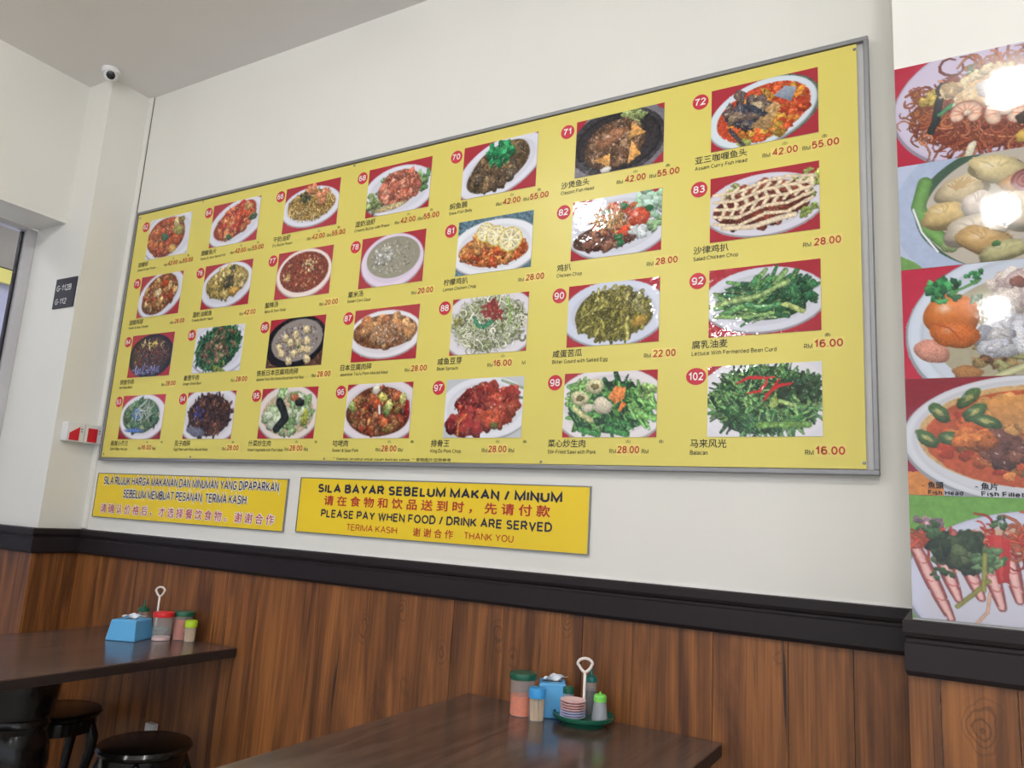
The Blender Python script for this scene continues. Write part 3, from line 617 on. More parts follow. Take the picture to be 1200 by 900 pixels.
        p.im[:] = RED; p.plate(.78, .5, .88, .54, (214, 216, 230)); p.leafy(1.32, .25, .3, [(176, 206, 190), (150, 190, 160)], 26); p.leafy(1.36, .55, .2, [(140, 180, 130)], 12); p.leafy(.1, .72, .12, [(120, 160, 100)], 8)
        p.chunks((.6, .68, .56, .2, -.05), 36, .10, [(112, 68, 54), (90, 52, 44), (140, 92, 70)], base=(90, 56, 46), hl=.4)
        p.chunks((.74, .4, .5, .26, -.1), 46, .09, [(196, 74, 44), (178, 92, 52), (206, 110, 56), (160, 60, 44)], hl=.5); p.strands((.68, .42, .36, .2, 0), 40, .2, .014, [(200, 160, 96), (180, 130, 80)])
        p.blob(1.14, .42, .19, .15, (202, 72, 40), .2, wob=.1, hl=.5); p.blob(.9, .62, .1, .09, (206, 70, 40), .2)
        for x, y in ((.58, .26), (.9, .2), (1.3, .3), (.82, .7), (.85, .8)): p.blob(x, y, .07, .055, (44, 112, 68))
        p.chunks((1.14, .66, .12, .12, 0), 8, .09, [(206, 216, 218)]); p.ell(.2, .26, .18, .12, (236, 238, 240)); p.ell(.2, .26, .11, .05, (196, 198, 206))
    elif num == 83:
        p.im[:] = RED; p.plate(.76, .52, .84, .46, (212, 210, 224)); p.leafy(.4, .3, .2, [(170, 176, 110)], 14); p.leafy(1.35, .3, .22, [(156, 170, 90)], 16); p.leafy(1.36, .68, .14, [(140, 160, 80)], 10)
        p.chunks((.75, .52, .68, .3, -.1), 60, .14, [(120, 54, 40), (98, 42, 34), (140, 74, 54)], base=(108, 48, 38), sh=.3)
        for k in range(9): x = .16+.15*k; p.line([(x, .66-.03*k), (x+.08, .5-.02*k), (x+.02, .34-.01*k), (x+.1, .22)], .026, (222, 204, 172), .2)
        for k in range(5): p.line([(.06, .72-.11*k), (.4, .8-.13*k), (.8, .66-.12*k), (1.1, .68-.13*k), (1.44, .52-.08*k)], .024, (220, 200, 168), .2)
        p.line([(.2, .8), (.6, .84), (1.0, .76), (1.2, .74)], .04, (216, 198, 170), .2)
    elif num == 84:
        p.im[:] = RED; p.ell(.76, .52, .78, .5, (30, 30, 36)); p.ell(.76, .5, .68, .42, (52, 50, 52)); p.strands((.74, .5, .62, .38, 0), 200, .2, .022, [(96, 58, 48), (120, 76, 58), (70, 52, 50), (128, 60, 44), (90, 84, 80)], base=(70, 48, 44))
        p.strands((.7, .85, .5, .1, 0), 26, .2, .025, [(130, 130, 176), (90, 90, 130)]); p.strands((.8, .25, .5, .12, 0), 14, .16, .02, [(196, 176, 90), (206, 190, 120)])
    elif num == 85:
        p.plate(.78, .5, .9, .55, (216, 218, 232)); p.strands((.74, .48, .7, .46, -.2), 150, .34, .032, [(52, 112, 68), (40, 92, 56), (74, 134, 82), (34, 76, 52)], base=(44, 82, 54), curl=.5, ang=-.9)
        p.chunks((.8, .4, .6, .4, -.4), 34, .08, [(120, 92, 66), (96, 72, 56), (150, 120, 90)], hl=.5); p.leafy(.9, .92, .2, [(120, 140, 60)], 8)
    elif num == 86:
        p.im[:] = (96, 62, 46); p.im[:26] = RED; p.ell(.74, .5, .82, .52, (26, 26, 32), -.1); p.ell(.78, .47, .68, .42, (148, 138, 134), -.1)
        p.chunks((.78, .47, .62, .38, -.1), 260, .022, [(170, 162, 158), (120, 104, 96), (196, 190, 186), (110, 84, 70)], sh=.2)
        for x, y in ((.32, .6), (.48, .42), (.4, .72), (.62, .52), (.74, .74), (.84, .5), (.92, .66), (1.06, .5), (1.1, .68), (1.1, .86), (.62, .88), (1.02, .28), (.74, .36)): p.blob(x, y, .10, .085, (216, 194, 146), p.rng.rand(), wob=.08, hl=.4)
        p.leafy(.88, .62, .06, [(80, 124, 60)], 6)
    elif num == 87:
        p.im[:] = RED; p.plate(.74, .5, .84, .44, (226, 222, 230)); p.ell(.74, .46, .74, .32, (120, 74, 44)); p.chunks((.74, .44, .68, .28, 0), 26, .15, [(190, 130, 78), (166, 104, 60), (204, 150, 98)], hl=.4, wob=.12, ar=.85); p.chunks((.78, .5, .4, .2, 0), 60, .035, [(196, 160, 130), (150, 110, 80)])
    elif num == 88:
        p.im[:] = RED; p.plate(.76, .5, .95, .62, (218, 214, 222)); p.strands((.76, .48, .70, .44, .0), 520, .26, .014, [(206, 208, 180), (180, 190, 144), (150, 160, 110), (222, 222, 204), (120, 130, 84)], base=(130, 134, 96), curl=2.2)
        p.strands((.8, .28, .2, .14, 0), 22, .2, .02, [(178, 62, 56), (150, 44, 44)], curl=2)
        p.line([(.48, .38), (.55, .5), (.68, .54), (.82, .46)], .04, (52, 132, 92)); p.line([(1.16, .5), (1.2, .3), (1.1, .1)], .025, (140, 176, 90)); p.leafy(.14, .42, .1, [(140, 136, 60)], 8)
    elif num == 90:
        p.im[:] = RED; p.plate(.76, .5, .86, .52, (206, 212, 230)); p.strands((.76, .52, .62, .4, 0), 150, .24, .045, [(140, 134, 62), (120, 116, 52), (164, 156, 84), (104, 100, 46)], base=(110, 104, 50), curl=.5, ang=-1.0); p.blob(1.2, .66, .14, .08, (184, 148, 60), -.2)
    elif num == 92:
        p.im[:] = RED; p.plate(.76, .5, .84, .46, (208, 210, 224))
        p.blob(.8, .52, .6, .28, (60, 104, 66), -.08, wob=.1)
        p.strands((.74, .5, .56, .24, 0), 60, .6, .055, [(64, 122, 76), (92, 150, 84), (44, 96, 62), (120, 160, 92)], curl=.5, ang=-.2); p.leafy(1.2, .45, .26, [(40, 92, 60), (56, 112, 70)], 30)
        p.line([(.02, .55), (.3, .5), (.7, .45), (1.1, .28)], .035, (150, 178, 110)); p.poly([(1.0, .6), (1.08, .56), (1.34, .7), (1.3, .76)], (170, 186, 110), .2); p.line([(.1, .7), (.5, .74), (.9, .7)], .03, (120, 160, 90))
    elif num == 93:
        p.im[:] = (150, 40, 50); p.im[:30] = (196, 50, 70); p.plate(.78, .5, .80, .5, (226, 222, 232)); p.chunks((.72, .48, .62, .36, 0), 60, .13, [(84, 124, 88), (60, 100, 74), (110, 146, 104), (130, 150, 110)], base=(70, 110, 80), hl=.3)
        p.blob(.58, .44, .16, .14, (90, 134, 200), .5); p.blob(.55, .8, .3, .05, (80, 120, 200), 0); p.strands((.8, .4, .3, .2, 0), 10, .3, .03, [(166, 184, 170)])
    elif num == 94:
        p.im[:] = RED; p.plate(.76, .5, .95, .6, (220, 218, 226)); p.strands((.76, .5, .66, .42, .05), 150, .3, .045, [(62, 40, 38), (84, 54, 44), (44, 32, 40), (110, 66, 44)], base=(56, 38, 36), curl=.8)
        p.blob(.4, .84, .3, .1, (110, 112, 132), .1); p.chunks((.4, .5, .2, .2, 0), 8, .05, [(60, 60, 130)])
    elif num == 95:
        p.im[:] = RED; p.plate(.76, .5, .82, .54, (224, 212, 208)); p.ell(.76, .52, .68, .42, (190, 170, 140)); p.chunks((.76, .5, .66, .44, 0), 40, .15, [(176, 196, 156), (150, 178, 128), (204, 214, 186), (120, 158, 100)], hl=.3)
        p.line([(.5, .28), (.62, .42), (.72, .6), (.5, .8)], .09, (36, 42, 42)); p.blob(1.05, .3, .12, .09, (40, 44, 40)); p.blob(.9, .2, .1, .08, (190, 110, 70)); p.blob(1.22, .6, .1, .16, (170, 176, 70))
    elif num == 96:
        p.im[:] = RED; p.plate(.76, .5, .95, .58, (222, 214, 222)); p.chunks((.76, .52, .68, .45, 0), 80, .10, [(124, 78, 48), (150, 60, 36), (100, 62, 42), (166, 110, 64), (140, 124, 50)], base=(112, 56, 36), hl=.35)
        for x, y, c in ((.62, .28, (190, 96, 56)), (.68, .12, (226, 218, 200)), (.85, .26, (200, 190, 90)), (.95, .5, (116, 148, 70)), (1.0, .42, (190, 196, 110)), (.92, .72, (206, 104, 52)), (.15, .42, (150, 170, 90)), (1.15, .25, (196, 100, 60)), (.72, .38, (206, 90, 44)), (1.3, .3, (196, 190, 110))): p.blob(x, y, .1, .085, c, p.rng.rand()*3, hl=.3)
        p.line([(.78, .42), (.8, .55)], .025, (226, 226, 220)); p.blob(1.4, .5, .05, .2, (150, 30, 30))
    elif num == 97:
        p.im[:] = (196, 200, 206); p.plate(.78, .5, .9, .52, (222, 224, 234)); p.line([(1.1, .06), (1.5, .2)], .02, (150, 170, 140)); p.line([(1.2, .3), (1.5, .36)], .02, (90, 120, 100))
        p.chunks((.66, .4, .42, .26, -.2), 26, .15, [(150, 48, 38), (120, 34, 32), (172, 66, 48)], base=(120, 36, 34), hl=.4); p.chunks((.5, .76, .4, .2, -.1), 24, .14, [(160, 52, 44), (132, 38, 36), (180, 76, 56)], base=(130, 40, 36), hl=.4)
        p.chunks((1.16, .48, .26, .3, .3), 24, .15, [(168, 56, 42), (140, 42, 36), (190, 80, 54)], base=(150, 46, 40), hl=.4); p.chunks((.9, .68, .16, .1, 0), 8, .12, [(190, 78, 48)]); p.line([(.3, .96), (.3, .75), (.45, .6)], .02, (210, 120, 60)); p.blob(1.0, .8, .08, .06, (100, 100, 50))
    elif num == 98:
        p.im[:] = RED; p.plate(.76, .52, .92, .58, (224, 218, 222)); p.strands((.76, .54, .70, .38, 0), 90, .36, .05, [(44, 96, 58), (64, 134, 66), (36, 74, 50), (96, 160, 80)], base=(40, 78, 50), curl=.5)
        p.strands((.3, .3, .26, .18, 0), 14, .3, .05, [(110, 170, 90), (130, 184, 100)], ang=-.7, curl=.3); p.strands((1.3, .55, .2, .3, 0), 12, .3, .045, [(120, 180, 96)], ang=.7, curl=.3)
        for x, y in ((.28, .4), (.52, .22)): p.blob(x, y, .15, .12, (210, 204, 160), .2, wob=.08); p.blob(x, y, .07, .05, (120, 110, 70))
        p.blob(.66, .52, .16, .12, (214, 204, 180), .2); p.blob(.42, .55, .1, .07, (214, 206, 184)); p.line([(.2, .56), (.34, .66), (.48, .74)], .045, (196, 196, 140))
        p.poly([(.74, .4), (.86, .22), (1.02, .26), (1.0, .42), (.86, .5)], (224, 130, 66), .1); p.poly([(.9, .62), (1.0, .38), (1.18, .38), (1.06, .5), (1.22, .56), (1.1, .6)], (220, 122, 58), .1)
        for x, y in ((.5, .95), (.95, .95)): p.line([(x-.2, y-.08), (x, y-.03), (x+.1, y)], .05, (60, 134, 70))
        p.leafy(1.36, .28, .16, [(150, 190, 110)], 14)
    elif num == 102:
        p.im[:] = (220, 220, 230); p.poly([(0, 0), (.3, 0), (0, .14)], RED); p.ell(.76, .5, .9, .62, (226, 224, 232))
        p.strands((.78, .5, .76, .45, 0), 240, .4, .028, [(66, 122, 66), (44, 92, 52), (96, 150, 84), (34, 70, 44), (120, 164, 96)], base=(44, 78, 46), curl=.6)
        p.leafy(1.25, .4, .26, [(36, 66, 46), (50, 84, 56)], 26)
        p.line([(.72, .84), (.95, .83), (1.35, .84)], .045, (110, 158, 70)); p.poly([(.84, .56), (.94, .4), (.96, .58), (.88, .62)], (150, 176, 90)); p.line([(.98, .52), (1.18, .58)], .03, (160, 190, 110))
        for q in ([(.42, .26), (.58, .18), (.74, .2), (.92, .19)], [(.56, .4), (.72, .38), (.8, .28), (.82, .2)], [(.78, .5), (.86, .4), (.98, .22)], [(.8, .44), (.96, .32), (1.15, .28)]): p.line(q, .022, (196, 44, 48), .3, taper=.5)
    return p.grain(.10)

def print_grid(name, x0, z1, wd, ht, y, pic, material, parent=None, depth=.0015):
    W, H = pic.W, pic.H
    xs = np.linspace(x0, x0+wd, W); zs = np.linspace(z1, z1-ht, H)
    X, Z = np.meshgrid(xs, zs); V = np.stack([X, np.full_like(X, y), Z], -1).reshape(-1, 3)
    c = [(x0, z1), (x0+wd, z1), (x0+wd, z1-ht), (x0, z1-ht)]
    V = np.vstack([V, np.array([(a, y+depth, b) for a, b in c])])
    i = (np.arange(H-1)[:, None]*W+np.arange(W-1)[None]).ravel()
    F = np.stack([i, i+W, i+W+1, i+1], -1); n = W*H
    me = bpy.data.meshes.new(name)
    K = [0, W-1, W*H-1, W*(H-1)]
    side = [(K[0], K[1], n+1, n), (K[1], K[2], n+2, n+1), (K[2], K[3], n+3, n+2), (K[3], K[0], n, n+3)]
    F = np.vstack([F, np.array(side)])
    me.vertices.add(len(V)); me.vertices.foreach_set('co', V.astype('f').ravel())
    me.loops.add(len(F)*4); me.loops.foreach_set('vertex_index', F.astype('i').ravel())
    me.polygons.add(len(F)); me.polygons.foreach_set('loop_start', (np.arange(len(F))*4).astype('i'))
    me.update(calc_edges=True)
    C = np.clip(pic.im/255, 0, 1); C = np.where(C <= .04045, C/12.92, ((C+.055)/1.055)**2.4).reshape(-1, 3)
    C = np.vstack([C, np.full((4, 3), .8)]); C = np.hstack([C, np.ones((len(C), 1))]).astype('f')
    at = me.color_attributes.new('print', 'FLOAT_COLOR', 'POINT'); at.data.foreach_set('color', C.ravel())
    return link(name, me, material, parent)

# ------------------------------------------------------------------ the big menu board
BX0, BX1, BZ0, BZ1 = -3.385, -.155, EYE+.169, EYE+1.371
board = empty('menu_board', ((BX0+BX1)/2, WY, BZ0), 'huge yellow numbered food menu board in grey frame on cream wall', 'menu board')
IV = Matrix.Translation(-board.location)
class Rel:   # children are built in room coordinates then shifted to the board's origin
    pass
def shift(o): o.location = -Vector(o.parent.location); return o
FY = WY-.022                                   # front of the sheet
shift(box('back_panel', BX0+.004, BX1-.004, WY-.014, WY-.001, BZ0+.004, BZ1-.004, 'backing', board))
shift(box('yellow_sheet', BX0+.015, BX1-.030, FY, WY-.0145, BZ0+.015, BZ1-.015, 'yellow', board))
fr = .0125
for (a, b_, c, e) in ((BX0, BX1, BZ1-fr, BZ1), (BX0, BX1, BZ0, BZ0+fr), (BX0, BX0+fr, BZ0+fr, BZ1-fr), (BX1-fr, BX1, BZ0+fr, BZ1-fr)):
    shift(box('frame_rail', a, b_, WY-.028, WY-.001, c, e, 'alu', board, bevel=.002))
for x, z in ((BX0+.03, BZ1-.03), (BX1-.035, BZ1-.03), (BX0+.03, BZ0+.03), (BX1-.035, BZ0+.03), (-2.0, BZ0+.022), (-2.75, BZ0+.022), (-1.1, BZ0+.022), (-2.0, BZ1-.022), (-2.9, BZ1-.022)):
    o = lathe('screw', [(0, 0), (.0045, 0), (.0045, .001), (.003, .0026), (0, .003)], 'steel', board, seg=10); o.rotation_euler = (PI/2, 0, 0)
    o.location = Vector((x, FY, z))-board.location
COLX = [-3.265, -2.815, -2.363, -1.916, -1.474, -1.030, -.584]
ROWZ = [EYE+1.312, EYE+1.029, EYE+.746, EYE+.464]
PW, PH = .299, .198
MENU = [
 (0, 0, 62, '甜酸虾', 'Sweet & Sour Prawn', 'pair', '42.00', '55.00', 'printed photo of orange prawns with green pepper'),
 (1, 0, 64, '甜酸鱼片', 'Sweet & Sour Sliced Fish', 'pair', '42.00', '55.00', 'printed photo of glossy orange fish slices on an oval plate'),
 (2, 0, 66, '干奶油虾', 'Dry Butter Prawn', 'pair', '42.00', '55.00', 'printed photo of prawns on yellow floss'),
 (3, 0, 68, '湿奶油虾', 'Creamy Butter Milk Prawn', 'pair', '42.00', '55.00', 'printed photo of pink prawns with lettuce'),
 (4, 0, 70, '焖鱼腩', 'Stew Fish Belly', 'pair', '42.00', '55.00', 'printed photo of brown fish topped with bright green coriander'),
 (5, 0, 71, '沙煲鱼头', 'Claypot Fish Head', 'pair', '42.00', '55.00', 'printed photo of a black claypot with tofu triangles'),
 (6, 0, 72, '亚三咖喱鱼头', 'Assam Curry Fish Head', 'pair', '42.00', '55.00', 'printed photo of red curry fish in a blue-rimmed bowl'),
 (0, 1, 75, '甜酸鸡球', 'Sweet & Sour Chicken', 'one', '28.00', '', 'printed photo of brown chicken pieces on a white plate'),
 (1, 1, 76, '湿奶油鱿鱼', 'Creamy Butter Squid', 'one', '42.00', '', 'printed photo of yellow squid on a white plate'),
 (2, 1, 77, '酸辣汤', 'Spicy & Sour Soup', 'one', '20.00', '', 'printed photo of a round bowl of dark red soup'),
 (3, 1, 78, '粟米汤', 'Sweet Corn Soup', 'one', '20.00', '', 'printed photo of a round bowl of pale grey soup'),
 (4, 1, 81, '柠檬鸡扒', 'Lemon Chicken Chop', 'one', '28.00', '', 'printed photo of orange chicken with three lemon slices'),
 (5, 1, 82, '鸡扒', 'Chicken Chop', 'one', '28.00', '', 'printed photo of chicken chop with tomato and pale lettuce'),
 (6, 1, 83, '沙律鸡扒', 'Salad Chicken Chop', 'one', '28.00', '', 'printed photo of brown chop under a lattice of cream sauce'),
 (0, 2, 84, '铁板牛肉', 'Hot Plate Beef', 'one', '28.00', '', 'printed photo of dark beef on a black hot plate'),
 (1, 2, 85, '姜葱牛肉', 'Ginger Onion Beef', 'one', '28.00', '', 'printed photo of green onions and brown beef'),
 (2, 2, 86, '铁板日本豆腐鸡肉碎', 'Japanese Toufu With Chicken Minced Meat (Hot Plate)', 'one', '28.00', '', 'printed photo of round tofu pieces on a black hot plate'),
 (3, 2, 87, '日本豆腐肉碎', 'Japanese Toufu Pork Minced Meat', 'one', '28.00', '', 'printed photo of tan tofu cubes in brown sauce'),
 (4, 2, 88, '咸鱼豆芽', 'Bean Sprouts', 'sm', '16.00', 'M', 'printed photo of a heap of pale bean sprouts'),
 (5, 2, 90, '咸蛋苦瓜', 'Bitter Gourd with Salted Egg', 'one', '22.00', '', 'printed photo of olive green bitter gourd strips'),
 (6, 2, 92, '腐乳油麦', 'Lettuce With Fermented Bean Curd', 'oneb', '16.00', '', 'printed photo of cooked green lettuce leaves on a white oval plate'),
 (0, 3, 93, '蒜茸小芥兰', 'Garlic Baby Kai Lan', 'half', '16.00', '', 'printed photo of pale green kai lan with bluish glare'),
 (1, 3, 94, '茄子肉碎', 'Egg Plant with Pork Minced Meat', 'oneb', '28.00', '', 'printed photo of very dark egg plant strips'),
 (2, 3, 95, '什菜炒生肉', 'Mixed Vegetable with Pork Meat', 'half', '28.00', '', 'printed photo of pale cabbage with black fungus'),
 (3, 3, 96, '咕咾肉', 'Sweet & Sour Pork', 'half', '28.00', '', 'printed photo of brown pork with cucumber and tomato pieces'),
 (4, 3, 97, '排骨王', 'King Do Pork Chop', 'half', '28.00', '', 'printed photo of shiny dark red pork chops'),
 (5, 3, 98, '菜心炒生肉', 'Stir-Fried Sawi with Pork', 'half', '28.00', '', 'printed photo of green sawi with orange carrot shapes'),
 (6, 3, 102, '马来风光', 'Balacan', 'one', '16.00', '', 'printed photo of green water spinach with red chillies'),
]
for ci, ri, num, cn, en, kind, p1, p2, lab in MENU:
    x, z = COLX[ci], ROWZ[ri]; res = [(64, 43), (72, 48), (84, 56), (96, 64), (112, 74), (130, 86), (150, 98)][ci]
    pic = Pic(res[0], res[1], PL); pic.rng = np.random.RandomState(num); dish(num, pic)
    o = shift(print_grid('photo_print', x, z, PW, PH, FY-.0022, pic, M['print'], board, .002)); o['label'] = lab
    # number disc
    r = .0245 if num < 100 else .029
    dk = lathe('number_disc', [(0, 0), (1, 0), (1, .0012), (0, .0012)], 'disc', board, seg=24, sx=r, sy=.0245, smooth=False)
    dk.rotation_euler = (PI/2, 0, 0); dk.location = Vector((x-.034, FY, z-.026))-board.location
    t = lettering('numeral', str(num), x-.034, z-.026-.0115, .023, 'white', board, FY-.0014, align='c', stroke=.165, wide=.98 if num < 100 else .85, maxw=.046)
    t.parent = dk; t.matrix_parent_inverse = Matrix(); t.location = (0, 0, 0)
    # put the numeral in the disc's own frame
    a = np.empty(len(t.data.vertices)*3, 'f'); t.data.vertices.foreach_get('co', a); a = a.reshape(-1, 3)
    q = np.stack([a[:, 0]-(x-.034), (a[:, 2]-(z-.026)), FY-a[:, 1]], -1); t.data.vertices.foreach_set('co', q.astype('f').ravel()); t.data.update()
    zb = z-PH
    shift(lettering('dish_name', cn, x-.048, zb-.030, .0225, 'black', board, FY, cjk=True, bold=.012, wide=1.0, maxw=.24))
    shift(lettering('dish_name', en, x-.048, zb-.050, .0125, 'black', board, FY, stroke=.14, maxw=.195 if kind in ('pair', 'half') else .262, wide=.9))
    xr = x+PW
    def price(s, xe, zz, wd=.070):
        shift(lettering('price', s, xe-wd, zz, .0215, 'red', board, FY-.0006, x1=xe, stroke=.18))
    def rm(xe, zz): shift(lettering('price', 'RM', xe-.021, zz-.001, .0130, 'black', board, FY, x1=xe, stroke=.14))
    def note(s, xc, zz): shift(lettering('price', s, xc, zz, .0090, 'black', board, FY, align='c', stroke=.14))
    def stick(x0, x1, zz): shift(box('price_sticker', x0, x1, FY-.0005, FY+.0002, zz-.006, zz+.027, 'sticker', board))
    zp = zb-.047
    if kind == 'pair':
        rm(xr-.130, zp); price(p1, xr-.055, zp); rm(xr-.022, zp); price(p2, xr+.052, zp); note('(S)', xr-.09, zp+.028); note('(B)', xr+.015, zp+.028)
        if ci == 6: stick(xr-.129, xr-.052, zp); stick(xr-.021, xr+.056, zp)
    elif kind in ('one', 'oneb'):
        rm(xr-.023, zp); price(p1, xr+.052, zp); stick(xr-.021, xr+.056, zp)
        if kind == 'oneb': note('(B)', xr+.015, zp+.029)
    elif kind == 'half':
        rm(xr-.122, zp); price(p1, xr-.050, zp); rm(xr-.022, zp); note('(S)', xr-.085, zp+.030); note('(B)', xr+.015, zp+.030); stick(xr-.120, xr-.047, zp)
    elif kind == 'sm':
        rm(xr-.122, zp); price(p1, xr-.050, zp); note('(S)', xr-.085, zp+.030); stick(xr-.120, xr-.047, zp); shift(lettering('price', 'M', xr-.012, zp+.001, .013, 'black', board, FY, bold=.015))
shift(lettering('footnote', '** Gambar tersebut untuk tujuan ilustrasi sahaja  **', -1.956, EYE+.187, .0095, 'black', board, FY, x1=-1.585, stroke=.15))
shift(lettering('footnote', '食物图片仅供参考', -1.58, EYE+.186, .0115, 'black', board, FY, x1=-1.435, cjk=True, bold=.008))

# ------------------------------------------------------------------ two yellow notice signs
def sign(x0, x1, z0, z1, label):
    e = empty('notice_sign', ((x0+x1)/2, WY, z0), label, 'sign')
    shift(box('sign_panel', x0, x1, WY-.007, WY-.0005, z0, z1, 'yellow2', e, bevel=.001))
    for a, b_, c, g in ((x0-.003, x1+.003, z1, z1+.003), (x0-.003, x1+.003, z0-.003, z0), (x0-.003, x0, z0, z1), (x1, x1+.003, z0, z1)):
        shift(box('edge_strip', a, b_, WY-.009, WY-.0005, c, g, 'alu', e))
    return e, WY-.0072
s1, y1 = sign(-3.392, -2.187, EYE-.082, EYE+.111, 'smaller-lettered yellow notice beginning SILA RUJUK, left of two under menu')
def outlined(s, x0, x1, zb, h, m, cjk=False, b0=.012, b1=.05, st=.155):
    shift(lettering('lettering', s, x0-.0035, zb, h, 'white', s1, y1, x1=x1+.0035, cjk=cjk, outline=b1 if cjk else .10, stroke=st))
    shift(lettering('lettering', s, x0, zb, h, m, s1, y1-.0010, x1=x1, cjk=cjk, bold=b0, stroke=st))
outlined('SILA RUJUK HARGA MAKANAN DAN MINUMAN YANG DIPAPARKAN', -3.343, -2.228, EYE+.063, .036, 'navy')
outlined('SEBELUM MEMBUAT PESANAN. TERIMA KASIH.', -3.186, -2.391, EYE+.008, .036, 'navy')
outlined(' '.join('请确认价格后，才选择餐饮食物。谢谢合作'), -3.338, -2.236, EYE-.062, .037, 'crimson', True, .010, .085)
s2, y2 = sign(-2.117, -.938, EYE-.077, EYE+.119, 'yellow notice reading SILA BAYAR SEBELUM MAKAN, right of two under menu')
shift(lettering('lettering', 'SILA BAYAR SEBELUM MAKAN / MINUM', -2.027, EYE+.0685, .0315, 'navy', s2, y2, x1=-1.027, stroke=.215))
shift(lettering('lettering', ' '.join('请在食物和饮品送到时，先请付款'), -1.993, EYE+.024, .033, 'red', s2, y2, x1=-1.066, cjk=True, bold=.022))
shift(lettering('lettering', 'PLEASE PAY WHEN FOOD / DRINK ARE SERVED', -2.001, EYE-.020, .0285, 'navy', s2, y2, x1=-1.057, stroke=.185))
shift(lettering('lettering', 'TERIMA KASIH', -1.872, EYE-.060, .0225, 'red', s2, y2, x1=-1.646, stroke=.13))
shift(lettering('lettering', ' '.join('谢谢合作'), -1.579, EYE-.063, .027, 'red', s2, y2, x1=-1.416, cjk=True, bold=.014))
shift(lettering('lettering', 'THANK YOU', -1.372, EYE-.060, .0225, 'red', s2, y2, x1=-1.189, stroke=.13))

